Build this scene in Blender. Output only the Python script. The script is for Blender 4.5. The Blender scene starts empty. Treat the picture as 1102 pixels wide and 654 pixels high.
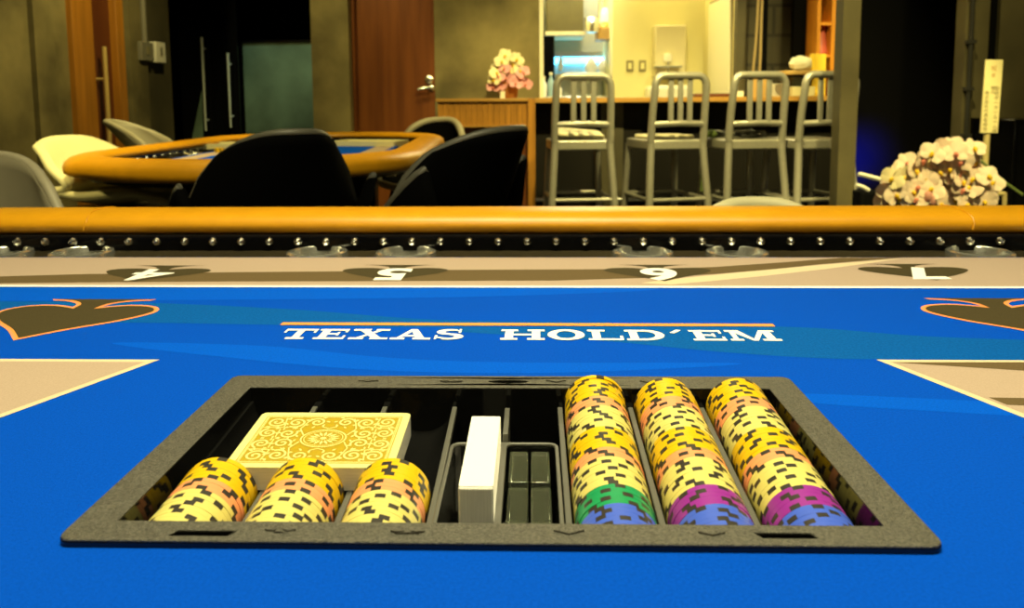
import bpy, bmesh, math, random
from mathutils import Vector, Matrix
random.seed(7)
S = bpy.context.scene
COL = S.collection
PI = math.pi

# ------------------------------------------------------------------ camera model (metres, z up, y away from the dealer)
TZ = 0.76                       # height of the playing surface
CAMH = TZ + 0.1883
F_PX, CX, CY = 845.9, 551.0, 197.73
PITCH, YAW, ROLL = 0.10169, 0.0349974, 0.006674
fwd = Vector((-math.sin(YAW)*math.cos(PITCH), math.cos(YAW)*math.cos(PITCH), -math.sin(PITCH)))
r0 = Vector((math.cos(YAW), math.sin(YAW), 0)); d0 = fwd.cross(r0)
rgt = r0*math.cos(ROLL) + d0*math.sin(ROLL)
dwn = -r0*math.sin(ROLL) + d0*math.cos(ROLL)
CAM = Vector((0, 0, CAMH))
def ray(px, py): return fwd + rgt*((px-CX)/F_PX) + dwn*((py-CY)/F_PX)
def at(px, py, Y):              # world point seen at a pixel, at distance Y
    d = ray(px, py); return CAM + d*(Y/d.y)
def onz(px, py, Z):             # world point seen at a pixel, at height Z
    d = ray(px, py); return CAM + d*((Z-CAMH)/d.z)
def onx(px, py, X):
    d = ray(px, py); return CAM + d*(X/d.x)
def X_(px, Y): return at(px, 112, Y).x
def Z_(py, Y, px=583): return at(px, py, Y).z

cam_d = bpy.data.cameras.new('camera'); cam = bpy.data.objects.new('camera', cam_d); COL.objects.link(cam)
cam.matrix_world = Matrix((( rgt.x, -dwn.x, -fwd.x, CAM.x), (rgt.y, -dwn.y, -fwd.y, CAM.y), (rgt.z, -dwn.z, -fwd.z, CAM.z), (0,0,0,1)))
cam_d.sensor_fit = 'HORIZONTAL'; cam_d.sensor_width = 36.0
cam_d.lens = F_PX/1102*36
cam_d.shift_x = 0.0; cam_d.shift_y = (CY-327)/1102
cam_d.clip_start = 0.02; cam_d.clip_end = 60
cam_d.dof.use_dof = True; cam_d.dof.focus_distance = 0.56; cam_d.dof.aperture_fstop = 13
S.camera = cam

# ------------------------------------------------------------------ materials
def lin(c): return tuple(((v/255)/12.92 if v/255 <= .04045 else ((v/255+.055)/1.055)**2.4) for v in c)
MATS = {}
def mat(name, col, rough=.5, metal=0.0, noise=0.0, nscale=40, bump=0.0, bscale=200, spec=.5, trans=0.0, ior=1.45,
        emit=None, estr=0.0, coat=0.0, sheen=0.0, col2=None, stretch=(1,1,1), sss=0.0, detail=4):
    if name in MATS: return MATS[name]
    m = bpy.data.materials.new(name); m.use_nodes = True
    nt = m.node_tree; N = nt.nodes; L = nt.links
    b = N['Principled BSDF']
    b.inputs['Base Color'].default_value = (*col, 1); b.inputs['Roughness'].default_value = rough
    b.inputs['Metallic'].default_value = metal; b.inputs['Specular IOR Level'].default_value = spec
    b.inputs['Transmission Weight'].default_value = trans; b.inputs['IOR'].default_value = ior
    b.inputs['Coat Weight'].default_value = coat; b.inputs['Coat Roughness'].default_value = .08
    b.inputs['Sheen Weight'].default_value = sheen
    b.inputs['Subsurface Weight'].default_value = sss
    if emit: b.inputs['Emission Color'].default_value = (*emit, 1); b.inputs['Emission Strength'].default_value = estr
    if noise > 0 or col2 or bump > 0:
        tc = N.new('ShaderNodeTexCoord'); mp = N.new('ShaderNodeMapping'); L.new(tc.outputs['Object'], mp.inputs['Vector'])
        mp.inputs['Scale'].default_value = stretch
    if noise > 0 or col2:
        n = N.new('ShaderNodeTexNoise'); n.inputs['Scale'].default_value = nscale; n.inputs['Detail'].default_value = detail
        L.new(mp.outputs['Vector'], n.inputs['Vector'])
        rp = N.new('ShaderNodeValToRGB'); rp.color_ramp.elements[0].position = .3; rp.color_ramp.elements[1].position = .7
        c2 = col2 if col2 else tuple(min(1, c*(1+noise)) for c in col); c1 = col if col2 else tuple(c*(1-noise) for c in col)
        rp.color_ramp.elements[0].color = (*c1, 1); rp.color_ramp.elements[1].color = (*c2, 1)
        L.new(n.outputs['Fac'], rp.inputs['Fac']); L.new(rp.outputs['Color'], b.inputs['Base Color'])
    if bump > 0:
        n2 = N.new('ShaderNodeTexNoise'); n2.inputs['Scale'].default_value = bscale; n2.inputs['Detail'].default_value = 3
        L.new(mp.outputs['Vector'], n2.inputs['Vector'])
        bp = N.new('ShaderNodeBump'); bp.inputs['Strength'].default_value = bump; bp.inputs['Distance'].default_value = .002
        L.new(n2.outputs['Fac'], bp.inputs['Height']); L.new(bp.outputs['Normal'], b.inputs['Normal'])
    MATS[name] = m; return m

def block_mat(name, c1, c2, mortar, sx):
    m = bpy.data.materials.new(name); m.use_nodes = True
    nt = m.node_tree; N = nt.nodes; L = nt.links; b = N['Principled BSDF']
    tc = N.new('ShaderNodeTexCoord'); sp = N.new('ShaderNodeSeparateXYZ'); cb = N.new('ShaderNodeCombineXYZ')
    L.new(tc.outputs['Object'], sp.inputs[0]); L.new(sp.outputs['X'], cb.inputs['X']); L.new(sp.outputs['Z'], cb.inputs['Y'])
    br = N.new('ShaderNodeTexBrick'); br.inputs['Scale'].default_value = sx
    br.inputs['Color1'].default_value = (*c1, 1); br.inputs['Color2'].default_value = (*c2, 1); br.inputs['Mortar'].default_value = (*mortar, 1)
    br.inputs['Mortar Size'].default_value = .012; br.inputs['Brick Width'].default_value = .4; br.inputs['Row Height'].default_value = .2
    L.new(cb.outputs[0], br.inputs['Vector']); L.new(br.outputs['Color'], b.inputs['Base Color'])
    b.inputs['Roughness'].default_value = .8
    return m

M = dict(
  felt_blue = mat('felt_blue', (.0004,.062,.50), .9, noise=.12, nscale=700, bump=.25, bscale=1500, spec=.04),
  felt_teal = mat('felt_teal', (.002,.083,.36), .9, noise=.2, nscale=500, bump=.25, bscale=1500, spec=.04),
  felt_bright = mat('felt_bright', (.0004,.082,.60), .9, noise=.12, nscale=700, bump=.25, bscale=1500, spec=.04),
  felt_beige = mat('felt_beige', (.40,.30,.235), .85, noise=.08, nscale=900, bump=.2, bscale=1500, spec=.15),
  felt_cream = mat('felt_cream', (.62,.50,.34), .85, noise=.05, nscale=900, spec=.15),
  felt_white = mat('felt_white', (.86,.84,.80), .85, noise=.03, nscale=900, spec=.15),
  felt_brown = mat('felt_brown', (.115,.078,.035), .85, noise=.12, nscale=900, spec=.15),
  felt_dark = mat('felt_dark', (.052,.04,.017), .85, noise=.12, nscale=900, spec=.15),
  felt_orange = mat('felt_orange', (.72,.27,.06), .85, noise=.06, nscale=900, spec=.15),
  felt_pink = mat('felt_pink', (.80,.26,.13), .85, noise=.06, nscale=900, spec=.15),
  leather = mat('orange_leather', (.66,.30,.006), .36, noise=.06, nscale=25, bump=.14, bscale=420, spec=.5),
  black_gloss = mat('black_gloss', (.003,.003,.0035), .12, spec=.3),
  racetrack = mat('dark_gloss_racetrack', (.05,.04,.022), .10, spec=.6, noise=.25, nscale=6, coat=.4),
  chrome = mat('chrome', (.90,.89,.82), .22, metal=1.0),
  cup_steel = mat('cup_steel', (.92,.90,.80), .24, metal=.9, noise=.06, nscale=40),
  chrome_dull = mat('stainless', (.62,.62,.60), .28, metal=1.0, noise=.08, nscale=30),
  tray = mat('black_grained_plastic', (.075,.070,.056), .46, noise=.55, nscale=1000, bump=.5, bscale=1300, spec=.5, detail=1),
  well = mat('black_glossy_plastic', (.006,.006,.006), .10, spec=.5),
  frame_gray = mat('grey_plastic_rib', (.10,.098,.085), .35),
  slot = mat('slot_shade_black', (.001,.001,.001), .95, spec=0),
  spot = mat('chip_spot_black', (.035,.03,.025), .38),
  card_white = mat('card_white', (.86,.84,.78), .5),
  card_side = mat('card_side', (.62,.60,.55), .6, noise=.12, nscale=60, stretch=(60,1,1)),
  card_side_flat = mat('card_side_layers', (.62,.60,.55), .6, noise=.12, nscale=60, stretch=(1,1,60)),
  card_cream = mat('card_border_cream', (.70,.66,.27), .42),
  card_field = mat('card_gold_field', (.40,.275,.006), .45, noise=.06, nscale=300),
  card_gold = mat('card_gold', (.50,.32,.018), .45),
  acrylic = mat('clear_acrylic', (.80,.86,.62), .02, trans=.96, ior=1.49),
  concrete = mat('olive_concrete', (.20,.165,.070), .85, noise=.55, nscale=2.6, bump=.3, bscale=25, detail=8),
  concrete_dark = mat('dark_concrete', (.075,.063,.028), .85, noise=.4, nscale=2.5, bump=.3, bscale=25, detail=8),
  charcoal = mat('charcoal_wall', (.017,.016,.013), .8, noise=.4, nscale=3),
  black_wall = mat('black_wall', (.0014,.0014,.0018), .9, spec=.1),
  floor = mat('dark_floor', (.010,.009,.007), .5, noise=.4, nscale=3),
  ceiling = mat('dark_ceiling', (.03,.028,.025), .9, noise=.2, nscale=3),
  white_wall = mat('white_wall', (.74,.68,.36), .7, noise=.03, nscale=3),
  white_paint = mat('white_paint', (.80,.76,.58), .5),
  door_wood = mat('door_red_brown_wood', (.125,.036,.008), .38, col2=(.20,.062,.013), nscale=3.5, stretch=(6,6,.5), noise=.2),
  jamb_wood = mat('orange_wood', (.42,.17,.018), .45, noise=.2, nscale=4, stretch=(8,8,.6)),
  bar_wood = mat('bar_wood', (.38,.17,.022), .42, noise=.25, nscale=4, stretch=(10,10,.6)),
  bar_top = mat('bar_top_wood', (.40,.21,.045), .35, noise=.2, nscale=4, stretch=(.6,8,8)),
  shelf_wood = mat('shelf_orange_wood', (.60,.24,.018), .5, noise=.15, nscale=4, stretch=(8,8,.6)),
  bar_front = mat('bar_front_dark', (.006,.005,.0035), .7, spec=.2, noise=.4, nscale=3, stretch=(2,2,.4)),
  bar_olive = mat('bar_front_olive', (.055,.047,.022), .6, noise=.3, nscale=3),
  brass = mat('brass', (.78,.56,.20), .38, metal=.4),
  alu = mat('brushed_aluminium', (.40,.385,.33), .36, metal=.5, noise=.06, nscale=60),
  cushion = mat('cream_cushion', (.72,.66,.44), .8, noise=.08, nscale=30, bump=.2),
  cream_shell = mat('cream_leatherette', (.74,.68,.40), .5, noise=.04, nscale=10, bump=.08, bscale=300),
  grey_shell = mat('grey_leatherette', (.20,.18,.125), .5, noise=.06, nscale=10),
  grey_rim = mat('pale_grey_piping', (.33,.30,.22), .45),
  black_shell = mat('black_fabric', (.0008,.0008,.0008), .9, spec=.05),
  black_rim = mat('grey_black_piping', (.085,.08,.06), .45),
  leg_dark = mat('dark_metal_leg', (.02,.02,.02), .4, metal=.6),
  plastic_white = mat('white_plastic', (.75,.72,.62), .4),
  plastic_grey = mat('grey_plastic', (.20,.185,.14), .5),
  outlet_dark = mat('outlet_grey', (.22,.19,.10), .5),
  steel_hood = mat('hood_steel', (.13,.115,.05), .5, metal=.3, noise=.15, nscale=5),
  steel_wall = mat('stainless_wall', (.50,.53,.48), .30, metal=.55, noise=.15, nscale=2.0),
  teal_glass = mat('teal_frosted_glass', (.11,.165,.12), .35, noise=.6, nscale=2.2),
  cyan = mat('cyan_lamp', (.3,.8,1), .5, emit=(.10,.62,1.0), estr=7),
  warm_lamp = mat('warm_lamp', (1,.8,.3), .5, emit=(1,.72,.16), estr=2.5),
  blue_lamp = mat('blue_lamp', (.02,.03,.8), .5, emit=(.02,.03,1.0), estr=4),
  petal = mat('petal_pale_pink', (.82,.64,.52), .6, noise=.10, nscale=30, sss=.1),
  petal_pink = mat('petal_pink', (.80,.38,.42), .6, noise=.15, nscale=40),
  petal_cream = mat('petal_cream', (.85,.74,.46), .6, noise=.06, nscale=30),
  lip_yellow = mat('flower_lip_yellow', (.85,.55,.02), .6),
  lip_pink = mat('flower_lip_pink', (.70,.22,.16), .6),
  bud = mat('bud_pink', (.55,.26,.22), .6),
  stem = mat('stem_green', (.10,.14,.03), .6), leaf = mat('leaf_dark_green', (.02,.05,.012), .4),
  terracotta = mat('terracotta', (.42,.15,.03), .6), ceramic = mat('white_ceramic', (.75,.72,.65), .2),
  sign = mat('sign_cream_wood', (.80,.70,.36), .6, noise=.04, nscale=20), sign_ink = mat('sign_ink', (.10,.06,.02), .7),
  sign_red = mat('sign_red_ink', (.50,.22,.06), .7),
  post_wood = mat('pale_wood_post', (.55,.45,.20), .6, noise=.1, nscale=20),
  vase = mat('rose_glaze', (.45,.10,.07), .3), paper = mat('white_paper', (.82,.78,.62), .8, bump=.3, bscale=30),
  yellow_card = mat('yellow_card', (.85,.60,.05), .6), tray_wood = mat('serving_tray_wood', (.42,.26,.08), .5, noise=.15, nscale=10),
  dark_bowl = mat('black_bowl', (.012,.012,.012), .25), red_brown = mat('red_brown_lacquer', (.13,.035,.012), .35),
  rope = mat('rope_beige', (.30,.22,.10), .8), cable = mat('black_cable', (.012,.012,.010), .4), cable_white = mat('white_cable', (.7,.68,.6), .4),
  green_cloth = mat('green_cloth', (.09,.13,.03), .85, noise=.3, nscale=40),
)
CHIPC = dict(yellow=(.70,.44,.005), pink=(.80,.31,.13), cream=(.64,.56,.165), green=(.012,.27,.10), purple=(.27,.025,.30), blue=(.055,.115,.62))
for k, v in CHIPC.items(): M['chip_'+k] = mat('chip_'+k, v, .36, noise=.03, nscale=80)
M['blocks'] = block_mat('dark_block_wall', (.040,.034,.017), (.048,.040,.020), (.018,.015,.008), 1.0)

# ------------------------------------------------------------------ mesh builder
class MB:
    def __init__(s): s.bm = bmesh.new(); s.mi = 0
    def face(s, vs, mi=None):
        try: f = s.bm.faces.new(vs); f.material_index = s.mi if mi is None else mi; return f
        except ValueError: return None
    def box(s, c, size, rotz=0, rx=0):
        Rm = Matrix.Rotation(rotz, 3, 'Z') @ Matrix.Rotation(rx, 3, 'X'); c = Vector(c); h = Vector(size)/2
        v = [s.bm.verts.new(c + Rm @ Vector((a*h.x, b*h.y, d*h.z))) for a in (-1,1) for b in (-1,1) for d in (-1,1)]
        for q in ((0,1,3,2),(4,6,7,5),(0,4,5,1),(2,3,7,6),(0,2,6,4),(1,5,7,3)): s.face([v[i] for i in q])
        return s
    def box2(s, a, b):
        return s.box([(a[i]+b[i])/2 for i in range(3)], [abs(a[i]-b[i]) for i in range(3)])
    def ring(s, pts): return [s.bm.verts.new(p) for p in pts]
    def bridge(s, A, B, closed=True):
        n = len(A)
        for i in range(n if closed else n-1): s.face([A[i], A[(i+1)%n], B[(i+1)%n], B[i]])
    def tube(s, path, r, seg=10, closed=False, cap=True):
        path = [Vector(p) for p in path]; n = len(path); rings = []
        rr = r if isinstance(r, (list, tuple)) else [r]*n
        up = None
        for i, p in enumerate(path):
            if closed: t = path[(i+1)%n] - path[i-1]
            else: t = path[min(i+1, n-1)] - path[max(i-1, 0)]
            t.normalize()
            if up is None: up = Vector((0,0,1)) if abs(t.z) < .9 else Vector((1,0,0))
            a = t.cross(up); a.normalize(); b = a.cross(t); b.normalize(); up = b
            rings.append(s.ring([p + (a*math.cos(2*PI*k/seg) + b*math.sin(2*PI*k/seg))*rr[i] for k in range(seg)]))
        for i in range(n-1): s.bridge(rings[i], rings[i+1])
        if closed: s.bridge(rings[-1], rings[0])
        elif cap: s.face(rings[0][::-1]); s.face(rings[-1])
        return s
    def lathe(s, prof, seg=24, c=(0,0,0), cap0=True, cap1=True, sx=1, sy=1):
        c = Vector(c)
        rs = [s.ring([c + Vector((r*sx*math.cos(2*PI*k/seg), r*sy*math.sin(2*PI*k/seg), z)) for k in range(seg)]) for r, z in prof]
        for i in range(len(rs)-1): s.bridge(rs[i], rs[i+1])
        if cap0: s.face(rs[0][::-1])
        if cap1: s.face(rs[-1])
        return s
    def poly(s, pts, z, mi=None, xf=None):
        vs = [s.bm.verts.new((p[0], p[1], z)) for p in pts]
        f = s.face(vs, mi)
        if f:
            f.normal_update()
            if f.normal.z < 0: f.normal_flip()
        return f
    def prism(s, pts, z0, z1):
        A = s.ring([(p[0], p[1], z0) for p in pts]); B = s.ring([(p[0], p[1], z1) for p in pts])
        s.bridge(A, B); s.face(A[::-1]); s.face(B); return s
    def plate(s, outer, holes, z0, z1):        # flat plate with holes and side walls
        for z, flip in ((z1, False), (z0, True)):
            loops = []; edges = []
            for lp in [outer]+holes:
                vs = s.ring([(p[0], p[1], z) for p in lp]); loops.append(vs)
                edges += [s.bm.edges.new((vs[i], vs[(i+1)%len(vs)])) for i in range(len(vs))]
            g = bmesh.ops.triangle_fill(s.bm, edges=edges, use_beauty=True, use_dissolve=False)
            for f in [x for x in g['geom'] if isinstance(x, bmesh.types.BMFace)]:
                f.material_index = s.mi; f.normal_update()
                if (f.normal.z < 0) != flip: f.normal_flip()
            if not flip: top = loops
            else:
                for a, b in zip(top, loops): s.bridge(b, a)
        return s
    def grid(s, fn, nu, nv, closed_u=False):
        V = [[s.bm.verts.new(fn(i/(nu if closed_u else nu-1), j/(nv-1))) for i in range(nu)] for j in range(nv)]
        for j in range(nv-1):
            for i in range(nu if closed_u else nu-1):
                s.face([V[j][i], V[j][(i+1)%nu], V[j+1][(i+1)%nu], V[j+1][i]])
        return V
    def ball(s, c, r, sub=2, sc=(1,1,1)):
        mtx = Matrix.Translation(Vector(c)) @ Matrix.Diagonal((*sc, 1))
        g = bmesh.ops.create_icosphere(s.bm, subdivisions=sub, radius=r, matrix=mtx)
        for v in g['verts']:
            for f in v.link_faces: f.material_index = s.mi
        return s
    def mesh(s, name, mats, smooth=40, recalc=True):
        if recalc: bmesh.ops.recalc_face_normals(s.bm, faces=s.bm.faces[:])
        me = bpy.data.meshes.new(name); s.bm.to_mesh(me); s.bm.free()
        for m in (mats if isinstance(mats, (list, tuple)) else [mats]): me.materials.append(m)
        if smooth:
            me.polygons.foreach_set('use_smooth', [True]*len(me.polygons)); me.set_sharp_from_angle(angle=math.radians(smooth))
        return me

def link(name, me, parent=None, world=False, bevel=0, seg=2, subsurf=0, solid=0):
    o = bpy.data.objects.new(name, me); COL.objects.link(o)
    if parent is not None:
        o.parent = parent
        if world: me.transform(wmat(parent).inverted())
    if solid: md = o.modifiers.new('solid', 'SOLIDIFY'); md.thickness = solid; md.offset = 0
    if bevel: md = o.modifiers.new('bevel', 'BEVEL'); md.width = bevel; md.segments = seg; md.limit_method = 'ANGLE'; md.angle_limit = math.radians(35)
    if subsurf: md = o.modifiers.new('sub', 'SUBSURF'); md.levels = subsurf; md.render_levels = subsurf
    return o
def wmat(o): return Matrix.LocRotScale(o.location, o.rotation_euler, o.scale)
def thing(name, label, cat, loc=(0,0,0), rotz=0, group=None):
    o = bpy.data.objects.new(name, None); COL.objects.link(o); o.location = loc; o.rotation_euler = (0,0,rotz)
    o.empty_display_size = .05
    return tag(o, label, cat, group)
def tag(o, label, cat, group=None):
    o['label'] = label; o['category'] = cat
    if group: o['group'] = group
    return o
def struct(name, mb, m, **k):
    o = link(name, mb.mesh(name, m), **k); o['kind'] = 'structure'; return o
def dup(root, loc, rotz, label, group=None, scale=None):
    r = root.copy(); COL.objects.link(r); r.location = loc; r.rotation_euler = (0,0,rotz); r['label'] = label
    if group: r['group'] = group
    if scale: r.scale = scale
    for ch in root.children:
        c = ch.copy(); COL.objects.link(c); c.parent = r
        for g in ch.children:
            d = g.copy(); COL.objects.link(d); d.parent = c
    return r
def spline(pts, n=8, closed=True):
    P = [Vector(p) for p in pts]; N_ = len(P); out = []
    for i in range(N_ if closed else N_-1):
        g = lambda k: P[k % N_] if closed else P[max(0, min(N_-1, k))]
        a, b, c, d = g(i-1), g(i), g(i+1), g(i+2)
        for j in range(n):
            t = j/n
            out.append(.5*((2*b) + (c-a)*t + (2*a-5*b+4*c-d)*t*t + (3*b-a-3*c+d)*t**3))
    if not closed: out.append(P[-1].copy())
    return out
def rrect(x0, y0, x1, y1, r, n=6):
    out = []
    for cx, cy, a0 in ((x1-r, y0+r, -90), (x1-r, y1-r, 0), (x0+r, y1-r, 90), (x0+r, y0+r, 180)):
        for k in range(n+1):
            a = math.radians(a0 + 90*k/n); out.append((cx+r*math.cos(a), cy+r*math.sin(a)))
    return out
def circ(cx, cy, r, n=40, ry=None): return [(cx+r*math.cos(2*PI*k/n), cy+(ry or r)*math.sin(2*PI*k/n)) for k in range(n)]

# ------------------------------------------------------------------ flat lettering (wide slab-serif capitals and others), unit = cap height
def R4(x0, y0, x1, y1): return [(x0,y0),(x1,y0),(x1,y1),(x0,y1)]
def arcband(cx, cy, ro, ri, a0, a1, roy, riy, n=16):
    out = []
    for k in range(n):
        a, b = [math.radians(a0+(a1-a0)*(k+t)/n) for t in (0, 1)]
        out.append([(cx+ro*math.cos(a), cy+roy*math.sin(a)), (cx+ro*math.cos(b), cy+roy*math.sin(b)),
                    (cx+ri*math.cos(b), cy+riy*math.sin(b)), (cx+ri*math.cos(a), cy+riy*math.sin(a))])
    return out
def glyph(ch):
    t = .16
    if ch == 'T': return 1.12, [R4(.02,.84,1.10,1), R4(.02,.62,.10,1), R4(1.02,.62,1.10,1), R4(.44,0,.68,1), R4(.26,0,.86,t)]
    if ch == 'E': return 1.08, [R4(.14,0,.40,1), R4(.02,0,1.02,t), R4(.02,.84,1.0,1), R4(.94,.0,1.02,.36), R4(.92,.66,1.0,1), R4(.40,.43,.74,.58), R4(.68,.34,.76,.68)]
    if ch == 'X': return 1.36, [[(.16,1),(.48,1),(1.22,0),(.90,0)], [(.92,.95),(1.10,.95),(.38,.05),(.20,.05)], R4(.04,.84,.62,1), R4(.80,.84,1.26,1), R4(.06,0,.54,t), R4(.76,0,1.34,t)]
    if ch == 'A': return 1.36, [[(.18,.05),(.34,.05),(.74,1),(.56,1)], [(.56,1),(.78,1),(1.20,0),(.88,0)], R4(.36,.27,.96,.42), R4(.02,0,.50,t), R4(.76,0,1.34,t)]
    if ch == 'S':
        P = []
        P += arcband(.52,.73,.46,.18,60,270,.29,.13); P += arcband(.52,.27,.48,.18,-120,90,.29,.13)
        P += [R4(.80,.62,.88,1.0), R4(.06,0,.14,.38), [(.52,1),(.82,.86),(.82,.78),(.52,.88)], [(.5,0),(.12,.14),(.12,.24),(.5,.12)]]
        return .98, P
    if ch == 'H': return 1.42, [R4(.16,0,.42,1), R4(1.0,0,1.26,1), R4(.42,.42,1.0,.58), R4(.03,0,.56,t), R4(.03,.84,.56,1), R4(.86,0,1.40,t), R4(.86,.84,1.40,1)]
    if ch == 'O': return 1.22, arcband(.61,.5,.58,.30,0,360,.53,.36,28)
    if ch == 'L': return 1.14, [R4(.16,0,.42,1), R4(.03,0,1.10,t), R4(.03,.84,.58,1), R4(1.01,0,1.10,.42)]
    if ch == 'D': return 1.28, [R4(.14,0,.40,1), R4(.02,0,.62,t), R4(.02,.84,.62,1)] + arcband(.60,.5,.62,.34,-90,90,.5,.34)
    if ch == "'": return .66, [[(.10,.74),(.24,.68),(.50,.98),(.34,1.04)]]
    if ch == 'M': return 1.60, [R4(.14,0,.30,1), R4(1.16,0,1.42,1), [(.14,1),(.46,1),(.82,.0),(.70,.0)], [(.68,0),(.84,0),(1.28,1),(1.10,1)], R4(.02,0,.42,t), R4(1.0,0,1.56,t), R4(.02,.84,.46,1), R4(1.10,.84,1.56,1)]
    return .8, []
def spade_outline(w, h, n=14):          # point at -y, stem at +y, centred
    half = spline([(0,-.5*h), (.16*w,-.30*h), (.38*w,-.08*h), (.5*w,.13*h), (.43*w,.27*h), (.25*w,.30*h), (.07*w,.22*h)], 8, False)
    stem = [(.07*w,.22*h), (.09*w,.36*h), (.20*w,.46*h), (.36*w,.5*h)]
    stem = spline([Vector((*p, 0)) for p in stem], 5, False)
    right = [(p.x, p.y) for p in [Vector((*q[:2], 0)) for q in half]] + [(p.x, p.y) for p in stem[1:]]
    return right, [(-x, y) for x, y in right[::-1]]
def offset_poly(pts, d):
    n = len(pts); out = []
    area = sum(pts[i][0]*pts[(i+1)%n][1]-pts[(i+1)%n][0]*pts[i][1] for i in range(n)); sg = 1 if area > 0 else -1
    for i in range(n):
        a, b, c = Vector(pts[i-1]), Vector(pts[i]), Vector(pts[(i+1)%n])
        e1, e2 = (b-a), (c-b)
        if e1.length < 1e-9 or e2.length < 1e-9: out.append(tuple(b)); continue
        e1.normalize(); e2.normalize()
        n1, n2 = Vector((e1.y,-e1.x)), Vector((e2.y,-e2.x)); m = n1+n2
        k = max(.45, 1+n1.dot(n2)); out.append(tuple(b + m*(d*sg/k)))
    return out
def fill_poly(mb, pts, z, mi):          # any simple polygon, triangulated
    vs = mb.ring([(p[0], p[1], z) for p in pts])
    f = mb.face(vs, mi)
    if f:
        f.normal_update()
        if f.normal.z < 0: f.normal_flip()
        bmesh.ops.triangulate(mb.bm, faces=[f])
def text_tris(txt, size, offset=0.0):
    cu = bpy.data.curves.new('glyphs', 'FONT'); cu.body = txt; cu.size = size; cu.offset = offset; cu.align_x = 'CENTER'; cu.align_y = 'CENTER'
    o = bpy.data.objects.new('glyphs', cu); COL.objects.link(o)
    dg = bpy.context.evaluated_depsgraph_get(); me = bpy.data.meshes.new_from_object(o.evaluated_get(dg))
    tr = [[tuple(me.vertices[i].co) for i in p.vertices] for p in me.polygons]
    bpy.data.objects.remove(o); bpy.data.curves.remove(cu); bpy.data.meshes.remove(me)
    return tr

# ================================================================== ROOM
H = 2.75
YB = 5.35                                 # back wall plane
XL = -2.46
b = MB().box2((-4.2,-1.6,-.06), (4.2,9.0,0)); struct('floor', b, M['floor'])
b = MB().box2((-4.2,-1.6,H), (4.2,9.0,H+.06)); struct('ceiling', b, M['ceiling'])
b = MB().box2((-4.2,-1.7,0), (4.2,-1.6,H)); struct('wall_front', b, M['charcoal'])
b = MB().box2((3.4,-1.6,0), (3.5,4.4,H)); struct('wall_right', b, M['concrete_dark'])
# left wall: panels with a black gap, then a wood-framed doorway
def yl(px): return onx(px, 112, XL).y
b = MB(); b.box2((XL-.1,-1.6,0), (XL,yl(36),H)); b.box2((XL-.1,yl(36),0), (XL-.06,yl(42),H)); b.box2((XL-.1,yl(42),0), (XL,yl(63),H))
b.box2((XL-.1,yl(63),0), (XL-.02,yl(84),H)); struct('wall_left', b, M['concrete'])
b = MB().box2((XL-.11,yl(84),0), (XL-.065,yl(140),H)); struct('wall_left_recess', b, M['black_wall'])
b = MB(); b.box2((XL-.1,yl(140),0), (XL+.02,yl(158),H)); struct('wall_left_corner', b, M['concrete'])
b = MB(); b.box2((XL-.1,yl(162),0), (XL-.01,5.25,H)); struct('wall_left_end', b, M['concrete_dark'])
d = MB(); d.box2((XL-.04,yl(81),0), (XL+.012,yl(103),H)); d.box2((XL-.04,yl(128),0), (XL+.012,yl(136),H)); struct('trim_1', d, M['jamb_wood'], bevel=.004)
dr = MB().box2((XL-.06,yl(103),0), (XL-.03,yl(128),H)); door = struct('door_1', dr, M['red_brown'])
hb = MB(); y_ = yl(110); xh = XL+.03
hb.tube([(xh,y_,.30),(xh,y_,1.28)], .013, 10); hb.tube([(XL-.05,y_,1.10),(xh,y_,1.10)], .008, 8); hb.tube([(XL-.05,y_,.45),(xh,y_,.45)], .008, 8)
o = link('pull_handle', hb.mesh('pull_handle', M['brass']), door, world=True); o['label'] = 'long vertical brass pull handle'

# switch plates on the left wall corner
def wall_plate(name, label, cat, px0, px1, py0, py1, m, dm):
    y0, y1 = yl(px0), yl(px1); zt = onx((px0+px1)/2, py0, XL).z; zb = onx((px0+px1)/2, py1, XL).z
    t = thing(name, label, cat, (XL+.02, (y0+y1)/2, zb))
    mb = MB().box2((XL+.0,y0,zb), (XL+.045,y1,zt)); link('plate', mb.mesh('plate', m), t, True, bevel=.005)
    mb = MB().box2((XL+.045,y0*.6+y1*.4,zb+.35*(zt-zb)), (XL+.05,y0*.4+y1*.6,zb+.75*(zt-zb))); link('rocker', mb.mesh('rocker', dm), t, True)
    return t
wall_plate('light_switch', 'white wall switch plate on the dark left corner wall', 'switch', 163.5, 174, 46, 68, M['plastic_white'], M['plastic_grey'])
wall_plate('junction_box', 'grey junction box beside the white switch plate, on the left wall', 'switch', 148, 161, 46, 66, M['plastic_grey'], M['outlet_dark'])
cd = MB(); cd.tube([(XL+.03, yl(154), Z_(46,4.8)), (XL+.03, yl(154), H)], .018, 10); 
tag(link('conduit_pipe', cd.mesh('conduit_pipe', M['plastic_grey'])), 'grey conduit pipe running up from the junction box on the left wall', 'pipe')

# dark side room behind the second poker table
xa, xb = X_(186, YB), X_(337, YB)
b = MB().box2((XL-.8,6.6,0), (xb+.4,6.7,H)); struct('wall_side_room', b, M['black_wall'])
b = MB().box2((XL-.85,5.25,0), (XL-.75,6.6,H)); struct('wall_side_room_left', b, M['black_wall'])
b = MB().box2((XL-.8,5.25,0), (XL-.1,5.32,H)); struct('wall_side_room_front', b, M['black_wall'])
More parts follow.
